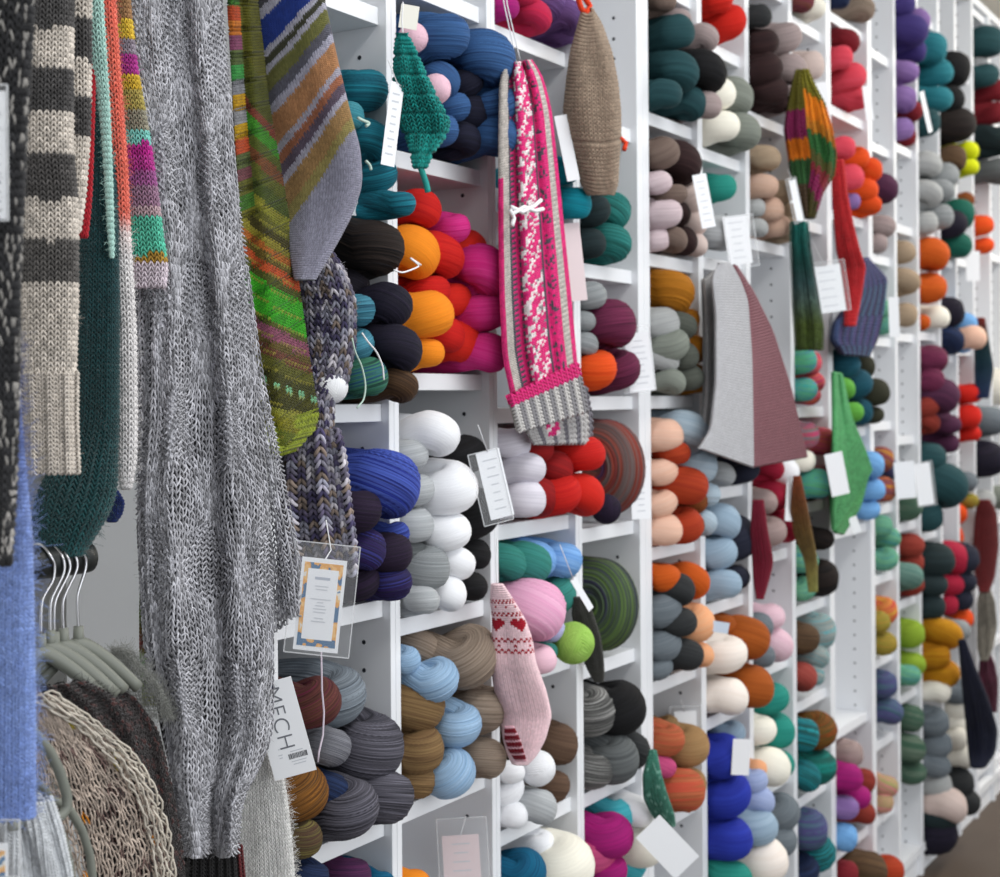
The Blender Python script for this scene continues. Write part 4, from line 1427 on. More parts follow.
lace = lambda py, u, i, j: np.repeat(lin('#a2a2a8')[None], len(py), 0) * (0.80 + 0.4 * rgl.random(len(py)))[:, None]
t = thing_at('hanging_lace_shawl', 200, 400, -0.15, 'long silver-grey lace knitted shawl hanging in the centre of the left foreground', 'shawl')
lkw = dict(S=10, sides=5, beta=0.85, alpha=-0.03, depth=0.2, marl=('v', 0.52), lining=False, parent=t)
sf = sheet_surf([(124, TOPY), (128, 0), (141, 120), (152, 250), (152, 380), (145, 500), (148, 600), (157, 690), (168, 760), (183, 858)],
                [(205, TOPY), (222, 0), (232, 120), (240, 240), (252, 340), (262, 430), (270, 520), (273, 640), (274, 735), (258, 770), (241, 800), (238, 857)], b=-0.15, fold=lace_fold)
knit('lace_front', sf, 24, 156, lace, yr=0.125, warp=lace_warp(1, 7, 0.032), purl=lens_purl(11, 20), jit=0.05, fuzz=5000, fuzzlen=0.006, seed=21, **lkw)
sf = sheet_surf([(170, TOPY), (190, 60), (205, 200), (215, 330), (228, 450), (240, 560), (256, 644)],
                [(205, TOPY), (224, 40), (238, 200), (262, 370), (285, 480), (300, 560), (306, 612)], b=-0.128, fold=lambda u, v: 0.02 * np.sin(7 * u + 2) + 0.015 * u * v)
knit('lace_side_fold', sf, 10, 130, lace, yr=0.135, warp=lace_warp(1, 6, 0.02), purl=lens_purl(9, 18), jit=0.05, fuzz=1500, fuzzlen=0.006, seed=22, **lkw)
sf = sheet_surf([(124, TOPY), (126, 0), (133, 200), (136, 330), (136, 480), (141, 600), (149, 692)],
                [(172, TOPY), (176, 0), (182, 200), (176, 380), (168, 500), (162, 600), (162, 692)], b=-0.125, fold=lambda u, v: 0.02 * np.sin(9 * u) - 0.01)
knit('lace_back_fold', sf, 10, 150, lace, yr=0.14, warp=lace_warp(1, 8, 0.02), purl=lens_purl(9, 20), jit=0.05, fuzz=1500, fuzzlen=0.006, seed=23, **lkw)

sf = sheet_surf([(128, TOPY), (132, 60), (138, 250), (140, 420), (144, 560), (160, 720), (188, 838)],
                [(205, TOPY), (214, 60), (230, 260), (252, 440), (262, 560), (262, 720), (230, 838)], b=-0.108, fold=lambda u, v: 0.01 * np.sin(8 * u + 1))
o = knit('hanging_lace_backing', sf, 26, 150, const('#34343a', 0.3), seed=24)  # added charcoal sheet behind the lace, stands in for shade in its holes
tag(o, 'added dark knitted backing for the shade in the holes of the grey lace shawl', 'scarf')

# --- white mohair scarf end below it
sf = tube_surf([(256, 690, 14), (258, 750, 20), (262, 800, 25), (266, 860, 27), (268, 930, 29)], b=-0.11, flat=0.4, folds=0.12, nf=6, seed=31)
o = knit('hanging_mohair_scarf', sf, 40, 58, const('#dedddb', 0.1), yr=0.24, marl=('v', 0.15), fuzz=5200, fuzzlen=0.012, mat=MOHAIR, seed=25, liner_in=1.2)
tag(o, 'fluffy off-white mohair scarf end under the grey lace shawl', 'scarf')

# --- green and yellow patterned shawl
GS = ['#4f8a3a', '#c2502a', '#d07a2c', '#8a4a6a', '#5c6a3a', '#3f9a4a', '#8f9096', '#c79a1c', '#98989c', '#c9a018', '#c0522c', '#5f6a3c', '#7a4a50', '#6a6a2a', '#4a7a2c', '#7c7a28']


def green_col(py, u, i, j):
    rg = np.random.default_rng(8)
    q = py - 62 * (u - 0.5)
    out = np.zeros((len(py), 3))
    lo = py + 26 * (1 - u) if False else q
    keys = [(60, '#5b5a12'), (104, '#4f5212'), (116, '#7c3a2a'), (136, '#3f8a22'), (150, '#55601c'), (166, '#7a4a2a'), (182, '#5f6422'), (200, '#4c5a20'), (214, '#8a8a2c'), (226, '#6a6a24'),
            (236, '#4a4418'), (246, '#8f8428'), (254, '#b86a2a'), (264, '#6c5a20'), (276, '#c8572a'), (286, '#5a6020'), (324, '#3fae22'), (330, '#5a6024'), (344, '#9c5a72'), (352, '#6a5a2a'), (362, '#7a4a3a'),
            (374, '#6a6a28'), (386, '#4f5020'), (393, '#8fd0a0'), (401, '#55541c'), (412, '#4a4a18'), (420, '#9a9a3c'), (434, '#8d8a22'), (446, '#6f7a26'), (999, '#77802a')]
    ys = np.array([k[0] for k in keys], float)
    cs = np.array([lin(k[1]) for k in keys])
    k = np.minimum(np.searchsorted(ys, q), len(ys) - 1)
    out = cs[k].copy()
    side = (u < 0.34) & (py < 212)
    gi = (((py + 6) // 14).astype(int)) % len(GS)
    gc = np.array([lin(c) for c in GS])
    out[side] = gc[gi[side]]
    ridge = (np.mod(q, 17) < 2.4) & ~side & (q > 200)
    out[ridge] = out[ridge] * 0.4 + lin('#a8a040') * 0.6
    mint = (q > 386) & (q < 393) & ((i // 2) % 2 == 0) & True
    out[mint] = lin('#55541c')
    return out * (0.48 + 0.3 * rg.random(len(py)))[:, None]


sf = sheet_surf([(222, TOPY), (228, 0), (234, 120), (240, 230), (250, 330), (262, 430), (272, 458)],
                [(250, TOPY), (258, 0), (268, 100), (286, 200), (298, 280), (308, 350), (319, 418)], b=-0.1, fold=lambda u, v: 0.018 * np.sin(PI * u) + 0.006 * np.sin(9 * u + 5 * v) + 0.01 * v)
o = knit('hanging_green_shawl', sf, 20, 190, green_col, purl=lambda i, j: (j % 9) < 2, jit=0.02, yr=0.28, seed=27, liner_in=1.0)
tag(o, 'green, olive and orange striped lace-edged shawl between the grey lace and spiral shawls', 'shawl')
sf = sheet_surf([(262, 428), (266, 440), (273, 458)], [(319, 408), (316, 428), (296, 450)], b=-0.112, fold=lambda u, v: 0.008 * np.sin(PI * u), n=30)
knit('lace_hem', sf, 17, 10, const('#7f8a2a', 0.25), purl=lambda i, j: (j % 3) == 0, parent=o, seed=28, liner_in=1.0)

# --- sliver of the same kind of knitting behind the lace
sf = tube_surf([(150, 540, 6), (147, 600, 7), (147, 650, 7), (150, 705, 7)], b=-0.085, flat=0.5, n=50, m=24)
o = knit('hanging_green_scarf', sf, 14, 44, blend([(540, '#3a4a2a'), (620, '#4a5a20'), (645, '#7a3a3a'), (665, '#4aa03a'), (700, '#9aa040')], 0.3), seed=29)
tag(o, 'sliver of green and yellow knitting between the grey lace shawl and grey panel', 'scarf')


# --- spiral striped shawl
def spiral_col(py, u, i, j):
    rg = np.random.default_rng(9)
    x = np.interp(py, SPK[:, 1], SPK[:, 0]) + np.interp(py, SPK[:, 1], SPK[:, 2]) * np.cos(2 * PI * u)
    q = py + 1.25 * (x - 255) - 14 * np.sin((x - 255) / 30.0)
    keys = [(-60, '#6a5a3a'), (-44, '#9a98a8'), (-10, '#55506a'), (4, '#9a98a8'), (18, '#4a4a52'), (30, '#a7a6b4'), (62, '#223a86'), (71, '#a9a8b6'), (80, '#3f4030'), (89, '#a5a4b2'), (108, '#6a6a3a'), (122, '#5a5a66'), (134, '#a3a2b2'), (168, '#a87a54'),
            (178, '#a19fae'), (190, '#9a6248'), (204, '#5c5060'), (214, '#a3a1b0'), (240, '#9a7a50'), (256, '#8f8450'), (999, '#8d8c9c')]
    ys = np.array([k[0] for k in keys], float)
    cs = np.array([lin(k[1]) for k in keys])
    k = np.minimum(np.searchsorted(ys, q), len(ys) - 1)
    return cs[k] * (0.84 + 0.32 * rg.random(len(py)))[:, None]


SPK = np.array([(284, TOPY, 34), (288, 0, 36), (298, 60, 39), (306, 110, 43), (316, 150, 44), (320, 185, 42), (318, 215, 34), (312, 245, 24), (305, 280, 10)], float)
sf = tube_surf([(284, TOPY, 34), (288, 0, 36), (298, 60, 39), (306, 110, 43), (316, 150, 44), (320, 185, 42), (318, 215, 34), (312, 245, 24), (305, 280, 10)], b=-0.125, flat=0.5, folds=0.05, nf=5, seed=33, m=96)
o = knit('hanging_spiral_shawl', sf, 84, 168, spiral_col, marl=('v', 0.14), seed=30, jit=0.02)
tag(o, 'grey shawl with blue, olive and copper diagonal stripes, hanging beside the teal hanks', 'shawl')


# --- chunky marled scarf
def chunky(py, u, i, j):
    rg = np.random.default_rng(12)
    pal = np.array([lin(c) for c in ('#5e5a6a', '#85828f', '#4a4458', '#a5a1a8', '#3a3550', '#6d6058', '#7a7a88')])
    k = ((i * 3 + j * 2 + (rg.random(len(py)) * 3).astype(int)) % len(pal))
    return pal[k]


sf = tube_surf([(312, 246, 14), (320, 268, 22), (328, 300, 26), (329, 345, 25), (322, 384, 24), (317, 400, 15), (318, 440, 14)], b=-0.09, flat=0.55, folds=0.1, nf=4, seed=35, n=80)
o = knit('hanging_chunky_scarf', sf, 18, 30, chunky, S=12, sides=6, marl=('v', 0.35), purl=lambda i, j: (i % 6) > 3, fuzz=900, fuzzlen=0.008, seed=31)
tag(o, 'thick purple-grey marled knitted scarf above the blue and orange card', 'scarf')
sf = tube_surf([(314, 430, 20), (312, 455, 28), (314, 500, 31), (318, 545, 33), (325, 575, 26)], b=-0.095, flat=0.4, folds=0.06, nf=5, seed=36, n=60)
knit('scarf_end', sf, 18, 24, lambda py, u, i, j: chunky(py, u, i * 2, j) * np.where((i % 3 == 0)[:, None], 1.5, 0.8), S=12, sides=6, marl=('v', 0.4), rib=3, ribamp=0.5, fuzz=900, fuzzlen=0.008, seed=32, parent=o)

# --- navy scrap beside the teal jumper
sf = tube_surf([(99, 480, 5), (107, 490, 10), (112, 502, 12), (113, 514, 9), (112, 522, 4)], b=-0.13, flat=0.6, folds=0.2, nf=3, n=40, m=32)
o = knit('hanging_navy_glove', sf, 18, 14, const('#1c2a5c', 0.2), seed=33)
tag(o, 'small navy blue knitted scrap poking out beside the dark teal jumper', 'glove')

# ------------------------------------------------------------------ rack, hangers and the lower row
RB = -0.165 + DB[0]
rp = at(88, 557, RB)
rz = rp.z
top = Vector((0, 0, RAILZ + 0.003))
root = empty('garment_rack', (at(-60, 560, RB).x, RB, 0), 'black garment rack whose round rail end shows below the dark teal jumper', 'garment rack')
L0 = root.location
r_ = 0.0165
lx = lambda px: at(px, 557, RB).x - L0.x
m = MB().tube([(-0.30, 0, rz), (lx(80), 0, rz), (lx(88), 0, rz), (lx(91), 0, rz)], [r_, r_, r_ * 0.96, r_ * 0.6], 20)
m.build('lower_rail', BLACKMETAL, root, smooth=True)
MB().tube([(-0.30, 0, top.z + 0.01), (at(350, -120, -0.09).x - L0.x, 0, top.z + 0.01)], 0.0125, 16).build('upper_rail', BLACKMETAL, root, smooth=True)
MB().tube([(-0.30, 0, 0.03), (-0.30, 0, top.z + 0.04)], 0.018, 16).build('post', BLACKMETAL, root, smooth=True)
MB().box(-0.34, -0.26, -0.3, 0.3, 0.0, 0.035).build('foot', BLACKMETAL, root, bevel=0.004)

HOOKS = [[(51, 557), (55, 564), (54, 580), (46, 592), (41, 602), (41, 640)],
         [(64, 559), (65, 572), (55, 591), (51, 600), (50, 612), (50.5, 636)],
         [(69, 559), (71, 570), (58, 594), (55, 602), (54, 614), (54.5, 638)],
         [(76, 556), (78.5, 568), (66, 592), (62.5, 602), (63, 620), (63.5, 634)],
         [(81, 549), (88, 563), (79, 589), (77, 597), (77.5, 615), (78.5, 632)]]
HL = ['grey plastic hanger hooked on the black rail, leftmost by the blue jumper', 'grey plastic hanger with steel hook, second from the left on black rail',
      'grey plastic hanger with steel hook, in the middle of the black rail', 'grey plastic hanger with steel hook, second from the black rail end', 'grey plastic hanger with steel hook, nearest the round black rail end']
for k, hk in enumerate(HOOKS):
    bfr = RB - 0.019
    neck = at(*hk[-1], bfr)
    h = empty('clothes_hanger', neck, HL[k], 'hanger', 'grey plastic hangers on the black rail')
    pts = [Vector(at(x, y, bfr)) - neck for x, y in hk]
    first = pts[0]
    back = [first + Vector((0.0, 0.034, 0.0)), first + Vector((0, 0.026, 0.012)), first + Vector((0, 0.012, 0.012))]
    P = back + pts
    # smooth the wire
    Q = []
    for a_, b_ in zip(P[:-1], P[1:]):
        for s_ in (0, 0.25, 0.5, 0.75):
            Q.append(a_.lerp(b_, s_))
    Q.append(P[-1])
    for _ in range(3):
        Q = [Q[0]] + [(Q[i - 1] + Q[i] * 2 + Q[i + 1]) / 4 for i in range(1, len(Q) - 1)] + [Q[-1]]
    MB().tube(Q, 0.0016, 8).build('hook', STEEL, h, smooth=True)
    MB().tube([(0, 0, 0.006), (0, 0, -0.014)], [0.005, 0.006], 12).build('collar', GREYPLAST, h, smooth=True)
    e = (RGT * 0.6 + FWD * 0.4).normalized()
    dirs = e * 0.62 + Vector((0, 0, -0.55))
    body = []
    for s_ in np.linspace(-1, 1, 25):
        ax = abs(s_)
        off = e * (0.062 * s_ * (1 if s_ > 0 else 0.9))
        body.append(off + Vector((0, 0, -0.012 - 0.052 * ax ** 1.3)))
    m = MB()
    m.tube(body, [0.0062 + 0.002 * math.sin(PI * (i / 24)) for i in range(25)], 10)
    m.build('shoulder_arm', GREYPLAST, h, smooth=True)


def near_hanger(pts, w, label, b):
    p0 = at(*pts[0], b)
    b = b + DB[0]
    p0 = at(*pts[0], b)
    h = empty('clothes_hanger', p0, label, 'hanger', 'big grey hangers at the lower left')
    K = smooth_keys([(x, y, w) for x, y in pts], 40)
    Q = [Vector(at(x, y, b)) - p0 for x, y, _ in K]
    MB().tube(Q, [w / 2 * mpp(p0)] * 40, 12).build('arm', GREYPLAST, h, smooth=True)
    return h


near_hanger([(20, 715), (36, 735), (50, 752), (60, 772), (67, 795), (67, 808), (60, 817), (45, 820), (30, 822), (10, 826)], 11, 'grey hanger end looping out from under the periwinkle jumper', -0.30)
near_hanger([(36, 782), (46, 792), (50, 800), (60, 803), (70, 810), (82, 830), (90, 855), (94, 890)], 9, 'grey hanger arm curving down over the crocheted shawl', -0.275)
near_hanger([(50, 815), (58, 824), (66, 845), (71, 870), (73, 900)], 8, 'grey hanger arm beside the white ribbed garment', -0.295)

sf = tube_surf([(14, 800, 34), (18, 830, 40), (24, 870, 44), (28, 930, 46)], b=-0.285, flat=0.5, folds=0.22, nf=9, seed=41)
o = knit('hanging_white_jumper', sf, 52, 40, const('#c9ccd0', 0.1), rib=6, ribamp=0.8, marl=('v', 0.1), fuzz=1500, fuzzlen=0.006, seed=41)
tag(o, 'white ribbed knitted garment at the bottom left corner under grey hangers', 'jumper')

# dark fluffy garment on the hangers
sf = sheet_surf([(28, 690), (40, 720), (70, 790), (100, 930)], [(92, 681), (132, 694), (158, 730), (172, 790), (182, 850), (188, 930)], b=-0.20, fold=lambda u, v: 0.03 * np.sin(PI * np.clip(u, 0, 1)) + 0.006 * np.sin(25 * u + 6 * v))
o = knit('hanging_dark_cardigan', sf, 30, 54, const('#1d1617', 0.4), marl=(lin('#4a2a28'), 0.2), jit=0.12, fuzz=6000, fuzzlen=0.013, mat=MOHAIR, seed=42)
tag(o, 'dark brown fluffy cardigan on the hangers, behind the crocheted taupe shawl', 'cardigan')
sf = tube_surf([(212, 846, 28), (212, 880, 31), (212, 940, 32)], b=-0.125, flat=0.4, n=40)
knit('ribbed_hem', sf, 44, 24, lambda py, u, i, j: np.where((u > 0.9)[:, None] | (u < 0.06)[:, None], lin('#5a2024'), lin('#2b2a2b')), rib=2, ribamp=0.5, seed=43, parent=o)
# thin grey mohair shoulder
sf = tube_surf([(118, 648, 6), (130, 668, 14), (142, 690, 20), (152, 720, 22)], b=-0.142, flat=0.5, n=40, m=40)
o = knit('hanging_grey_jumper', sf, 26, 20, const('#8a8b86', 0.2), yr=0.12, fuzz=2200, fuzzlen=0.014, mat=MOHAIR, lining=False, seed=44)
tag(o, 'wispy grey mohair shoulder over the right ends of the grey hangers', 'jumper')


# crocheted taupe shawl
def crochet_col(py, u, i, j):
    rg = np.random.default_rng(14)
    base = np.repeat(lin('#b3a498')[None], len(py), 0)
    k = rg.random(len(py))
    base[(k < 0.025) & (py > 800)] = lin('#b8741c')
    base[(k > 0.93) & (u > 0.6) & (py < 770)] = lin('#b0a03c')
    base[(k > 0.5) & (k < 0.6)] = lin('#6f5a55')
    return base * (0.8 + 0.4 * rg.random(len(py)))[:, None]


sf = sheet_surf([(26, 690), (30, 730), (40, 790), (58, 860), (66, 930)], [(58, 698), (96, 728), (128, 758), (150, 790), (163, 830), (170, 870), (172, 930)], b=-0.235, fold=lambda u, v: 0.03 * np.sin(PI * u * 0.8))
o = knit('hanging_crochet_shawl', sf, 16, 30, crochet_col, yr=0.115, S=10, sides=5, beta=0.82, alpha=0.07, depth=0.2, jit=0.05, marl=('v', 0.3), warp=lambda U, V: (U + 0.015 * np.sin(50 * V) * np.cos(30 * U), V + 0.01 * np.sin(40 * U)), purl=lambda i, j: (j % 6) < 2, fuzz=400, fuzzlen=0.006, seed=45, lining=False)
tag(o, 'taupe crocheted openwork shawl with pale looped edge at the lower left', 'shawl')
sf = sheet_surf([(34, 700), (82, 730), (112, 762), (134, 796), (148, 836), (154, 876), (156, 930)], [(52, 690), (98, 722), (134, 752), (157, 786), (170, 828), (176, 870), (178, 930)], b=-0.25, fold=lambda u, v: 0.012 + 0.006 * np.sin(PI * u), n=80, m=12)
knit('looped_edge', sf, 2, 17, const('#c4bcb0', 0.2), yr=0.075, S=14, sides=5, beta=1.0, alpha=0.2, depth=0.2, jit=0.12, lining=False, parent=o, seed=46)
DB[0] = 0.0
# ------------------------------------------------------------------ knitted things hung along the shelves
def knit_thing(name, sf, nc, nr, col, label, cat, **k):
    o = knit(name, sf, nc, nr, col, **k)
    tag(o, label, cat)
    return o


def loop_string(o, pts, b, name='hanging_loop', mat=None, r=0.0011):
    P = [Vector(at(x, y, b)) - o.location for x, y in pts]
    Q = []
    for a_, c_ in zip(P[:-1], P[1:]):
        Q += [a_.lerp(c_, s_) for s_ in (0, 0.33, 0.66)]
    Q.append(P[-1])
    return MB().tube(Q, r, 6).build(name, mat or STRING, o, smooth=True)


ORANGECORD = plain('orange_red_yarn', '#e0421c', 0.85)
TEALCORD = plain('teal_yarn', '#2a9a92', 0.85)

# teal shawlette by the blue hanks
sf = tube_surf([(402, 34, 5), (405, 50, 10), (410, 75, 16), (416, 100, 22), (424, 122, 26), (426, 136, 20), (422, 152, 11), (420, 168, 6)], b=-0.07, flat=0.4, folds=0.25, nf=4, seed=51, n=70)
o = knit_thing('hanging_teal_shawl', sf, 20, 34, blend([(30, '#14807a'), (120, '#157f79'), (170, '#1a8a82')], 0.2), 'small teal knitted shawlette with tasselled tip hanging beside the blue hanks', 'shawl', marl=('v', 0.25), purl=lambda i, j: (j % 5) == 0)
loop_string(o, [(420, 166), (423, 174), (426, 183), (428, 192)], -0.07, 'tassel', TEALCORD, 0.005)
loop_string(o, [(403, 36), (402, 20), (403, 2)], -0.06)


# pink fair isle scarf
def fair(py, u, i, j):
    rg = np.random.default_rng(15)
    n = len(py)
    pal = {k: lin(v) for k, v in dict(p='#e0307f', g='#8d8a8c', d='#55505c', c='#cfc8c2', w='#ece3e4').items()}
    out = np.repeat(pal['p'][None], n, 0)
    out[u < 0.07] = pal['p'] * 0.8
    out[(u < 0.2) & (py < 170)] = pal['c'] * 0.75
    out[(u >= 0.07) & (u < 0.16)] = pal['c'] * 0.8
    out[(u >= 0.16) & (u < 0.2)] = pal['d']
    out[(u >= 0.2) & (u < 0.25) & (j % 2 == 0)] = pal['d']
    fl = (u >= 0.34) & (u < 0.62)
    r = rg.random(n)
    wv = 0.35 + 0.35 * np.sin(j * 0.55 + i * 0.9)
    out[fl & (r < wv)] = pal['w']
    out[fl & (r > 0.93)] = pal['g']
    dk = ((u >= 0.62) & (u < 0.66)) | ((u >= 0.30) & (u < 0.34) & (j % 3 > 0))
    out[dk] = pal['d']
    f2 = (u >= 0.68) & (u < 0.82) & (rg.random(n) < 0.28 + 0.2 * np.sin(j * 0.7))
    out[f2] = pal['d']
    out[(u >= 0.83) & (u < 0.95) & (j % 2 == 0)] = pal['c']
    out[(u >= 0.83) & (u < 0.95) & (j % 2 == 1)] = pal['c'] * 0.75
    return out * (0.85 + 0.3 * rg.random(n))[:, None]


sf = sheet_surf([(505, 64), (500, 84), (499, 150), (499, 235), (500, 300), (503, 360), (513, 404)], [(531, 60), (542, 76), (551, 110), (557, 165), (564, 232), (571, 300), (577, 366)], b=-0.07,
                fold=lambda u, v: 0.022 * np.sin(PI * u) + 0.016 * np.sin(2 * PI * u * 2.6 + 0.8))
o = knit_thing('hanging_pink_scarf', sf, 32, 130, fair, 'hot pink, grey and white fair-isle scarf folded and hung by a string', 'scarf', marl=('v', 0.1))
sf = sheet_surf([(509, 396), (514, 410), (520, 432)], [(578, 362), (583, 385), (588, 412)], b=-0.085, fold=lambda u, v: 0.012 * np.sin(PI * u), n=40, m=40)
knit('ribbed_end', sf, 14, 11, lambda py, u, i, j: np.where(((j < 3))[:, None], lin('#d62a78'), np.where((i % 2 == 0)[:, None], lin('#c9c6c4'), lin('#8b898d'))), parent=o, seed=4)
sf = sheet_surf([(524, 418), (528, 434), (534, 444)], [(586, 386), (592, 420), (591, 444)], b=-0.055, fold=lambda u, v: 0.012 * np.sin(2 * PI * u * 1.5), n=40, m=40)
knit('folded_end', sf, 15, 9, lambda py, u, i, j: np.where(((u > 0.25) & (u < 0.5) & (j < 7))[:, None], np.where(((i + j) % 3 == 0)[:, None], lin('#ece3e4'), lin('#d62a78')), np.where((i % 3 < 2)[:, None], lin('#b5b2b2'), lin('#6f6c74'))), parent=o, seed=5)
loop_string(o, [(516, 62), (512, 40), (504, 4), (500, -30)], -0.06)
loop_string(o, [(520, 60), (514, 34), (507, 4), (504, -30)], -0.055)
for q in ([(511, 207), (522, 212), (534, 206), (541, 200)], [(512, 214), (524, 207), (535, 211), (543, 209)], [(510, 210), (514, 218), (512, 226)]):
    loop_string(o, q, -0.115, 'wool_tie', STRING, 0.0035)

# tan hat
sf = tube_surf([(587, 8, 4), (590, 24, 11), (591, 52, 20), (592, 82, 25), (592, 112, 28), (594, 140, 26), (597, 165, 21), (600, 186, 17), (601, 195, 12)], b=-0.075, flat=0.75, folds=0.1, nf=3, seed=53, n=90)
o = knit_thing('hanging_tan_hat', sf, 38, 48, const('#9a8877', 0.12), 'tan knitted hat with orange-red loop hanging tip-up in front of the shelves', 'hat', marl=('v', 0.12), warp=lambda U, V: (U, V + 0.04 * np.sin(2 * PI * U)), yr=0.32, purl=lambda i, j: (j == 33) | (i < 0))
loop_string(o, [(586, 14), (581, 8), (578, -2), (575, -14)], -0.07, 'orange_loop', ORANGECORD, 0.005)
loop_string(o, [(586, 14), (590, 6), (584, -3), (578, -14)], -0.075, 'orange_loop', ORANGECORD, 0.005)
loop_string(o, [(610, 130), (618, 136), (626, 143), (624, 150)], -0.06, 'orange_tie', ORANGECORD, 0.0045)


# pale pink hat with hearts
def hearts(py, u, i, j):
    rg = np.random.default_rng(16)
    n = len(py)
    out = np.repeat(lin('#efd0d6')[None], n, 0)
    red = lin('#a8182c')
    for a in (7, 13, 25, 30):
        z = (np.abs(j - a - ((i % 2) == 0)) < 1)
        out[z] = red
    hx, hy = (i % 9) - 4, j - 19.5
    shape = ['0110110', '1111111', '1111111', '0111110', '0011100', '0001000']
    jj = (j - 16).astype(int)
    for r, row in enumerate(shape):
        for c, ch in enumerate(row):
            if ch == '1':
                out[(jj == r) & ((i % 9) == c + 1)] = red
    out[((j == 28) | (j == 10)) & (i % 5 == 2)] = red
    return out * (0.92 + 0.16 * rg.random(n))[:, None]


sf = tube_surf([(497, 584, 5), (502, 600, 11), (509, 620, 16), (512, 640, 20), (513, 662, 22), (520, 690, 25.5), (526, 715, 25), (524, 738, 21), (522, 755, 14), (520, 764, 7)], b=-0.08, flat=0.5, folds=0.12, nf=3, seed=54, n=90, turn=0.2)
knit_thing('hanging_pink_hat', sf, 36, 84, hearts, 'pale pink knitted hat with a band of dark red hearts', 'hat', marl=('v', 0.06), yr=0.34)
sf = tube_surf([(509, 726, 4), (512, 738, 7), (516, 750, 7), (521, 761, 5)], b=-0.105, flat=0.4, n=30, m=32)
knit('striped_lining', sf, 14, 16, lambda py, u, i, j: np.where((j % 3 == 0)[:, None], lin('#d9a8b4'), lin('#7a1024')), parent=bpy.data.objects['hanging_pink_hat'], seed=3)
loop_string(bpy.data.objects['hanging_pink_hat'], [(497, 586), (496, 560), (497, 538)], -0.07)

# dark grey mitts
sf = tube_surf([(579, 597, 5), (582, 612, 10), (588, 636, 12), (593, 658, 10), (597, 674, 7), (599, 682, 4)], b=-0.03, flat=0.5, folds=0.1, seed=55, n=50, m=48)
knit_thing('hanging_grey_mitten', sf, 22, 30, const('#3f3f3c', 0.15), 'dark grey knitted mitts hanging beside the lime green ball', 'mitten')

# mini green hat
sf = tube_surf([(653, 750, 3), (652, 775, 9), (656, 798, 12), (663, 815, 11), (669, 826, 6)], b=-0.07, flat=0.6, folds=0.1, nf=3, seed=56, n=50, m=48)
knit_thing('hanging_green_hat', sf, 22, 28, const('#3f7a68', 0.2), 'small sea green knitted hat hanging above the tilted blank card', 'hat', marl=(lin('#7fb0a0'), 0.08))

# pale grey and mauve shawl
sf = sheet_surf([(719, 263), (712, 278), (716, 315), (716, 385), (711, 430), (700, 448)], [(729, 263), (738, 277), (747, 300), (751, 355), (752, 410), (753, 467)], b=-0.09, fold=lambda u, v: 0.02 * np.sin(PI * u), n=70, m=50)
o = knit_thing('hanging_grey_mauve_shawl', sf, 28, 74, const('#b8b8bc', 0.06), 'folded pale grey and mauve knitted shawl hanging over a divider', 'shawl', yr=0.34)
sf = sheet_surf([(733, 266), (747, 300), (751, 355), (752, 410), (753, 467)], [(736, 266), (752, 290), (772, 330), (790, 385), (807, 457)], b=-0.085, fold=lambda u, v: 0.012 * np.sin(PI * u), n=70, m=50)
knit('mauve_half', sf, 28, 66, const('#80535b', 0.07), yr=0.34, parent=o)
sf = sheet_surf([(704, 280), (706, 330), (706, 400), (701, 440)], [(716, 270), (722, 320), (722, 400), (716, 440)], b=-0.05, n=50, m=20)
knit('grey_back_layer', sf, 8, 50, const('#b4b4b6', 0.06), parent=o)


# rainbow hat
def rainbow(py, u, i, j):
    left = u > 0.27
    ysl = np.array([112, 138, 161, 185, 999.])
    cl = np.array([lin(c) for c in ('#6a6420', '#8a2458', '#e07a18', '#2f5a30', '#4a3a2a')])
    q = py - 16 * np.cos(2 * PI * u)
    ysr = np.array([92, 120, 132, 154, 166, 176, 192, 999.])
    crr = np.array([lin(c) for c in ('#7a7420', '#e8861a', '#c07a20', '#2f6a34', '#5a5a2c', '#8a3038', '#8a1f55', '#4a4420')])
    out = np.where(left[:, None], cl[np.minimum(np.searchsorted(ysl, py), 4)], crr[np.minimum(np.searchsorted(ysr, q), 7)])
    return out


sf = tube_surf([(802, 70, 4), (803, 84, 9), (806, 105, 17), (808, 130, 22), (812, 155, 22), (812, 175, 20), (809, 192, 12), (808, 218, 5)], b=-0.085, flat=0.6, folds=0.15, nf=6, seed=57, n=60, m=60)
knit_thing('hanging_rainbow_hat', sf, 28, 36, rainbow, 'orange, green and magenta striped knitted hat hanging in the upper right', 'hat', rib=3, ribamp=0.5, marl=('v', 0.12))

# dark teal sock
sf = tube_surf([(799, 222, 7), (800, 245, 8), (803, 275, 10), (806, 305, 12), (809, 330, 13), (809, 350, 12)], b=-0.075, flat=0.6, folds=0.15, nf=5, seed=58, n=50, m=48)
knit_thing('hanging_teal_sock', sf, 18, 34, blend([(222, '#0f6058'), (265, '#12403c'), (285, '#2f4a4a'), (300, '#4a5f58'), (325, '#4a5a24'), (350, '#3a4a1c')], 0.2), 'dark teal to olive knitted sock leg hanging below the rainbow hat', 'sock', marl=('v', 0.2), rib=3, ribamp=0.4)

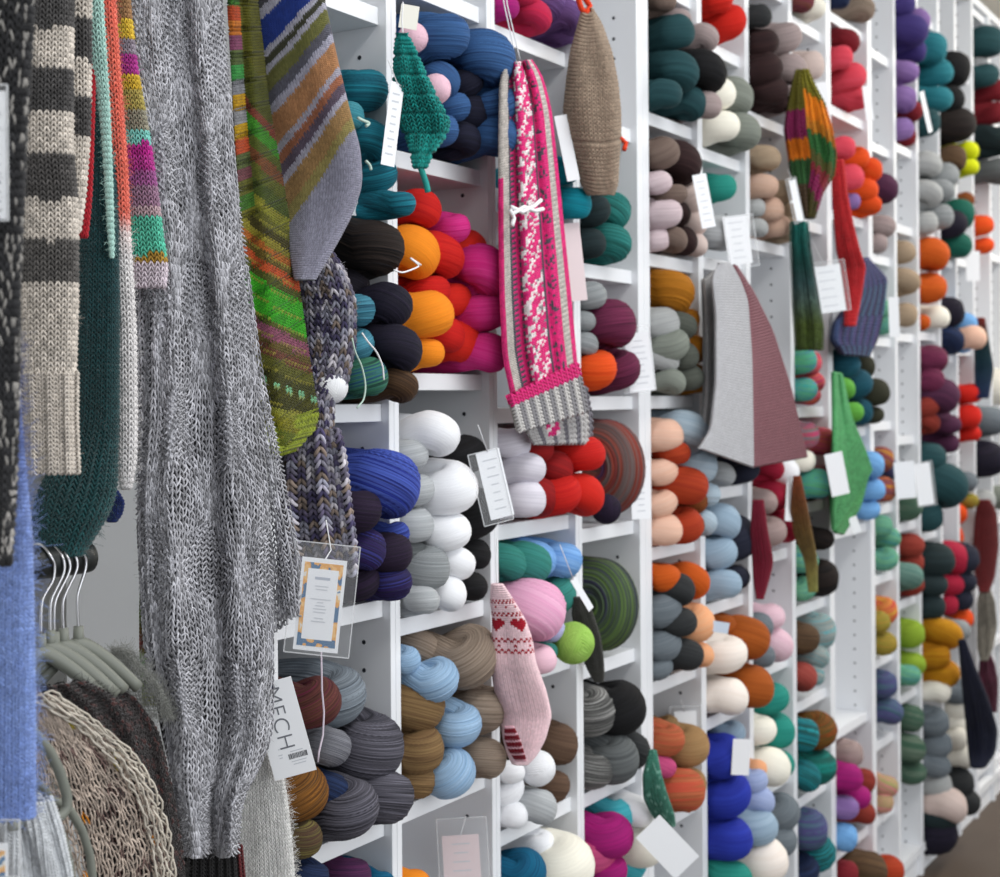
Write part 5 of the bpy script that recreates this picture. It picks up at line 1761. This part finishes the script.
# red sock, navy cowl, green scarf
sf = tube_surf([(838, 160, 5), (840, 195, 7), (844, 226, 9), (848, 250, 11), (853, 268, 12), (853, 288, 9), (852, 306, 7), (850, 326, 5)], b=-0.08, flat=0.6, folds=0.1, seed=59, n=60, m=40)
knit_thing('hanging_red_sock', sf, 16, 40, const('#c22a30', 0.1), 'bright red knitted sock hanging left of the navy striped cowl', 'sock', marl=('v', 0.1))
sf = sheet_surf([(862, 262), (852, 300), (837, 322), (834, 340), (842, 354)], [(866, 258), (886, 279), (883, 310), (877, 338), (868, 356)], b=-0.05, fold=lambda u, v: 0.015 * np.sin(PI * u), n=50, m=40)
knit_thing('hanging_navy_cowl', sf, 18, 30, lambda py, u, i, j: np.array([lin(c) for c in ('#2c2c4e', '#34305a', '#3c4a70', '#2a2a48', '#4a4070', '#40607c')])[(i * 2 + (j // 9)) % 6], 'navy blue cowl with teal and purple streaks hanging beside the red sock', 'cowl', marl=('v', 0.1))
sf = sheet_surf([(833, 372), (833, 430), (833, 480), (834, 530)], [(841, 374), (850, 415), (866, 452), (872, 470)], b=-0.075, fold=lambda u, v: 0.012 * np.sin(2 * PI * u * 1.5), n=60, m=30)
o = knit_thing('hanging_green_scarf_bundle', sf, 14, 44, const('#55a066', 0.12), 'leaf green knitted scarf hanging at the left of the cornflower blue hanks', 'scarf', marl=('v', 0.15))
o.name = 'hanging_green_scarf'
sf = sheet_surf([(833, 470), (833, 500), (835, 532)], [(868, 474), (860, 506), (842, 534)], b=-0.05, fold=lambda u, v: 0.012 * np.sin(PI * u), n=30, m=30)
knit('lower_fold', sf, 14, 18, const('#4a9458', 0.12), parent=o, marl=('v', 0.15))

# strips and far garments
sf = tube_surf([(758, 500, 5), (759, 530, 8), (763, 562, 10), (761, 582, 7), (760, 599, 3)], b=-0.06, flat=0.4, seed=60, n=40, m=32)
knit_thing('hanging_maroon_strip', sf, 14, 30, const('#7a1a30', 0.1), 'narrow maroon knitted strip hanging above the baby pink skeins', 'scarf')
sf = tube_surf([(797, 476, 3), (799, 508, 8), (803, 534, 9), (811, 560, 6), (813, 592, 4)], b=-0.07, flat=0.4, seed=61, n=40, m=32)
knit_thing('hanging_brown_green_strip', sf, 14, 34, blend([(476, '#7a3a22'), (520, '#6a4a26'), (560, '#7a6a3a'), (592, '#8a8a4a')], 0.2), 'rust to olive knitted strip hanging in front of the black-brown hanks', 'scarf')
sf = tube_surf([(962, 640, 3), (968, 668, 7), (976, 700, 12), (982, 730, 15), (982, 752, 13), (978, 767, 7)], b=-0.14, flat=0.5, folds=0.1, seed=62, n=50, m=40)
knit_thing('hanging_navy_jumper', sf, 20, 34, const('#171b30', 0.15), 'dark navy garment hanging low at the far right edge', 'jumper')
sf = tube_surf([(984, 500, 5), (986, 512, 10), (986, 545, 12), (985, 578, 9), (984, 592, 4)], b=-0.05, flat=0.5, seed=63, n=40, m=40)
knit_thing('hanging_maroon_jumper', sf, 18, 26, const('#6a2628', 0.12), 'brownish maroon knitted garment hanging at the far right edge', 'jumper')
sf = tube_surf([(980, 318, 4), (982, 345, 7), (984, 370, 9), (982, 398, 6)], b=-0.06, flat=0.5, seed=64, n=40, m=32)
knit_thing('hanging_green_navy_scarf', sf, 14, 26, blend([(318, '#7a2018'), (335, '#16302e'), (360, '#1c3c48'), (398, '#1c2a50')], 0.15), 'dark green and navy scarf hanging at the far right', 'scarf')
sf = tube_surf([(985, 588, 4), (986, 602, 8), (987, 625, 9), (985, 648, 7), (984, 660, 3)], b=-0.05, flat=0.6, folds=0.2, seed=65, n=30, m=32)
knit_thing('hanging_stone_scarf', sf, 14, 20, const('#7f7a70', 0.15), 'stone grey scarf below the brownish maroon garment', 'scarf')
sf = tube_surf([(985, 650, 3), (987, 664, 7), (988, 680, 9), (991, 698, 6), (993, 712, 3)], b=-0.04, flat=0.6, folds=0.2, seed=66, n=30, m=32)
knit_thing('hanging_plum_scarf', sf, 14, 18, const('#5a2a3c', 0.15), 'plum scarf behind the dark navy garment', 'scarf')

# ------------------------------------------------------------------ price cards
def card(px, py, w_, h_, tilt, b, label, turn=0.0, mat=None, holder=None, string=None, lines=0, group=None, name='hanging_price_card'):
    """w_, h_ in picture pixels, tilt in degrees (clockwise in the picture), turn = swing about its own upright"""
    p = at(px, py, b)
    m = mpp(p)
    ux = RGT * math.cos(turn) + FWD * math.sin(turn)
    un = ux.cross(Vector((0, 0, 1)))
    if un.dot(CAM - p) < 0:
        un = -un
    t = math.radians(tilt)
    ax = ux * math.cos(t) - UP * math.sin(t)
    ay = UP * math.cos(t) + ux * math.sin(t)
    W, H = w_ * m / math.cos(turn), h_ * m
    root = empty(name, p, label, 'price card', group)
    Z = Vector((0, 0, 0))
    MB().slab(Z, ax, ay, un, W, H, 0.0007).build('card', mat or CARD, root)
    if holder:
        dx, dy, sw_, sh_ = holder
        q = ax * (dx * m) + ay * (dy * m) + un * 0.0012
        hw, hh = W * sw_, H * sh_
        MB().slab(q, ax, ay, un, hw, hh, 0.0004).build('clear_sleeve', CLEAR, root)
        hm = MB()
        e = 0.0014
        for s_ in (-1, 1):
            hm.slab(q + ax * (s_ * hw / 2), ax, ay, un, e, hh, e)
            hm.slab(q + ay * (s_ * hh / 2), ax, ay, un, hw, e, e)
        hm.build('sleeve_rim', RIM, root)
    if lines:
        lm = MB()
        rr = random.Random(int(px * 7 + py))
        for k in range(lines):
            yy = H * (0.36 - 0.72 * k / max(1, lines - 1))
            lm.slab(un * 0.0005 + ay * yy, ax, ay, un, W * rr.uniform(0.3, 0.62), H * 0.02, 0.0002)
        lm.build('printed_lines', INK, root)
    if string:
        P = [Z + ay * (H / 2 - 0.002) + un * 0.0005] + [Vector(at(x, y, b)) - p for x, y in string]
        Q = []
        for a_, c_ in zip(P[:-1], P[1:]):
            Q += [a_.lerp(c_, s_) for s_ in (0, 0.5)]
        Q.append(P[-1])
        MB().tube(Q, 0.0008, 6).build('string', STRING, root, smooth=True)
    return root, ax, ay, un, W, H, m


def text_on(root, s, pos, ax, ay, un, size, mat, name='lettering', align='CENTER'):
    cu = bpy.data.curves.new(name, 'FONT')
    cu.body = s
    cu.size = size
    cu.align_x = align
    cu.align_y = 'CENTER'
    cu.extrude = 0.00008
    cu.offset = -size * 0.014
    cu.space_character = 1.08
    o = bpy.data.objects.new(name, cu)
    cu.materials.append(mat)
    Mx = Matrix.Identity(4)
    for i in range(3):
        Mx[i][0], Mx[i][1], Mx[i][2] = ax[i], ay[i], un[i]
    Mx.translation = pos
    link(o)
    bpy.context.view_layer.update()
    me = bpy.data.meshes.new_from_object(o.evaluated_get(bpy.context.evaluated_depsgraph_get()))
    bpy.data.objects.remove(o)
    me.transform(Mx)
    if not me.materials:
        me.materials.append(mat)
    return link(bpy.data.objects.new(name, me), root)


def floral_mat():
    m, nt, b = new_mat('blue_orange_border_print')
    N, L = nt.nodes, nt.links
    tc = N.new('ShaderNodeTexCoord')
    nz = N.new('ShaderNodeTexNoise')
    nz.inputs['Scale'].default_value = 55
    nz.inputs['Detail'].default_value = 2
    L.new(tc.outputs['Object'], nz.inputs['Vector'])
    rp = N.new('ShaderNodeValToRGB')
    rp.color_ramp.interpolation = 'CONSTANT'
    el = rp.color_ramp.elements
    el[0].color = (*hexc('#3f6f98'), 1)
    el[1].position = 0.46
    el[1].color = (*hexc('#e8a850'), 1)
    e = el.new(0.53)
    e.color = (*hexc('#f0c078'), 1)
    e = el.new(0.6)
    e.color = (*hexc('#e8e4dc'), 1)
    e = el.new(0.64)
    e.color = (*hexc('#4a7aa4'), 1)
    L.new(nz.outputs['Fac'], rp.inputs['Fac'])
    L.new(rp.outputs['Color'], b.inputs['Base Color'])
    b.inputs['Roughness'].default_value = 0.5
    return m


# the bright card in its clear holder
root, ax, ay, un, W, H, m = card(320, 605, 45, 93, 6.5, -0.10, 'white card with blue and orange patterned border in a clear holder', holder=(1.5, 6, 1.45, 1.2), string=[(331, 550), (326, 520)])
MB().slab(un * 0.0005, ax, ay, un, W * 0.86, H * 0.9, 0.0003).build('patterned_border', floral_mat(), root)
MB().slab(un * 0.0007 + ay * (H * 0.005), ax, ay, un, W * 0.68, H * 0.76, 0.0003).build('text_panel', CARD, root, bevel=0.0001)
lm = MB()
for yy, ww in ((0.2, 0.3), (0.165, 0.26), (0.06, 0.46), (0.025, 0.14), (-0.01, 0.22), (-0.045, 0.28), (-0.08, 0.26), (-0.145, 0.2), (-0.18, 0.32)):
    lm.slab(un * 0.001 + ay * (H * yy), ax, ay, un, W * ww, H * 0.013, 0.0001)
lm.build('printed_lines', INK, root)
MB().slab(un * 0.001 + ay * (H * 0.285), ax, ay, un, W * 0.34, H * 0.03, 0.0001).build('printed_heading', plain('pale_blue_print', '#b9bfcc', 0.6), root)

# lettered swing tag
root, ax, ay, un, W, H, m = card(283, 728.5, 43, 97, -15, -0.085, 'white swing tag with large grey capitals and a barcode, tied to the hanks', name='hanging_swing_tag', string=[(276, 668)])
text_on(root, 'MECH', ax * (W * -0.03) + ay * (H * 0.11) + un * 0.0006, -ay, ax, un, 23 * m, plain('tag_print', '#6d7078', 0.6))
bc = MB()
rr = random.Random(4)
x_ = -0.14
while x_ < 0.30:
    w_ = rr.uniform(0.008, 0.022)
    bc.slab(un * 0.0005 + ax * (W * (0.1 + x_)) - ay * (H * 0.30), ax, ay, un, W * w_, H * 0.055, 0.0001)
    x_ += w_ + rr.uniform(0.008, 0.016)
bc.build('barcode', DARKINK, root)
lm = MB()
for dx, yy, ww in ((0.17, -0.25, 0.3), (0.17, -0.355, 0.36), (0.17, -0.385, 0.3), (-0.22, -0.2, 0.04), (-0.22, -0.26, 0.1), (-0.22, -0.29, 0.08)):
    lm.slab(un * 0.0005 + ax * (W * dx) + ay * (H * yy), ax, ay, un, W * ww, H * 0.01, 0.0001)
lm.build('printed_lines', INK, root)
MB().disc(un * 0.0005 + ay * (H * 0.44) + ax * (W * 0.0), un, 0.0042, 0.0004, 16).build('eyelet', plain('navy_eyelet', '#2a3048', 0.6), root)
MB().tube([Vector(at(x, y, -0.075)) - root.location for x, y in ((321, 640), (322, 690), (324, 712), (323, 735), (319, 752), (318, 762))], 0.0013, 6).build('tie_string', plain('pale_lilac_string', '#cfc3d0', 0.8), root, smooth=True)

PC = 'white price cards hung along the shelves'
card(392.5, 124, 13, 85, 8, -0.055, 'narrow white card beside the small teal shawlette', 0.5, lines=9, group=PC, string=[(388, 60)])
card(495, 484, 24, 69, -13, -0.08, 'white printed card in front of the black hanks, left of pale grey skeins', 0.2, lines=7, holder=(-5, -2, 1.25, 1.06), group=PC, string=[(478, 425)])
card(640, 362, 27, 59, -6, -0.03, 'white printed card in front of the wine red hanks and grey-green skeins', 0.2, lines=8, holder=(-3, 3, 1.15, 1.1), group=PC)
card(640.5, 490, 20, 58, -2, -0.035, 'white printed card left of the peach skeins', 0.3, lines=8, group=PC)
card(704, 201, 15, 54, -12, -0.06, 'long narrow white card in front of the beige skeins', 0.4, lines=7, group=PC)
card(737.5, 240, 25, 49, -8, -0.06, 'square white card with grey print hanging above the grey and mauve shawl', 0.2, lines=6, holder=(4, -2, 1.2, 1.06), group=PC)
card(796, 200, 8, 41, -16, -0.075, 'glossy narrow white card right of the sandy skeins', 0.6, holder=(-2, 0, 1.5, 1.1), group=PC, string=[(788, 170)])
card(823, 104, 14, 44, -6, -0.02, 'white card behind the rainbow striped hat', 0.3, group=PC)
card(828, 289, 31, 47, -8, -0.085, 'large white card in a clear sleeve left of the red sock', 0.1, lines=5, holder=(3, 2, 1.12, 1.08), group=PC, string=[(812, 240)])
card(837, 474, 19, 43, -11, -0.095, 'white card in front of the leaf green scarf', 0.2, group=PC)
card(905, 480, 21, 37, -4, -0.06, 'dull white card left of the dark teal skeins, beside a shiny card', 0.1, lines=0, group=PC)
card(924, 484, 17, 42, -7, -0.075, 'shiny white card in a clear sleeve in front of the dark teal skeins', 0.2, holder=(1, 0, 1.15, 1.05), group=PC)
card(667.5, 847, 33, 58, -43, -0.12, 'blank white card tilted like a diamond at the bottom', 0.05, group=PC)
card(868, 103, 9, 34, -9, -0.06, 'small white card right of the coral hanks', 0.5, group=PC)
card(926, 112, 6, 42, -22, -0.07, 'thin white card leaning in front of the teal skeins', 0.7, group=PC)
root = card(462, 866, 37, 62, -3, 0.03, 'pale pink card in a clear sleeve below the taupe hanks', 0.0, mat=PINKCARD, lines=6, holder=(2, 8, 1.35, 1.3), string=[(466, 816)])
card(686, 731, 22, 40, -2, 0.03, 'white card in a clear sleeve behind the tan and orange-red hanks', 0.0, holder=(0, 0, 1.4, 1.25), group=PC, string=[(681, 700)])
card(574, 262, 19, 78, -6, -0.02, 'pinkish translucent tag right of the pink fair-isle scarf', 0.2, mat=PINKCARD)
card(567, 148, 13, 66, -12, -0.045, 'white card tucked behind the tan hat', 0.3, group=PC)
card(894, 317, 11, 40, -2, -0.055, 'small cream card above the deep red and plum hanks', 0.2, group=PC)
card(973, 266, 14, 30, 0, -0.06, 'cream card at far right above the light blue skeins', 0.1, group=PC)
card(741, 757, 18, 36, 4, -0.065, 'white and pink paper label on the cobalt blue skeins', 0.1, group=PC)
card(719, 627, 20, 11, 10, -0.065, 'pale blue paper band on the upper ivory skein', 0.1, mat=plain('pale_blue_paper', '#cdd9ea', 0.6))
card(855, 525, 9, 17, -20, -0.07, 'tiny white tag below the cornflower blue hanks', 0.2, group=PC)
card(790, 498, 9, 46, 4, -0.05, 'narrow white card right of the crimson skeins', 0.4, group=PC)
card(582, 594, 6, 40, -35, -0.09, 'white card seen edge-on above the dark grey mitts', 0.6, string=[(560, 545)])
card(409, 17, 18, 24, 8, -0.05, 'cream folded paper label above the pale pink ball', 0.2, mat=plain('cream_paper', '#efece2', 0.6))
root, ax, ay, un, W, H, m = card(-9, 155, 30, 128, 0, -0.33, 'white card in a thick clear frame at the left edge, on the charcoal cardigan', 0.0, lines=6, holder=(0, 2, 1.15, 1.06))
root, ax, ay, un, W, H, m = card(-6, 862, 28, 38, 0, -0.27, 'price tag with blue and orange print at the lower left corner', 0.0, holder=(4, 14, 1.6, 1.5))
MB().slab(un * 0.0006 - ay * (H * 0.05), ax, ay, un, W * 0.8, H * 0.7, 0.0003).build('patterned_border', floral_mat(), root)
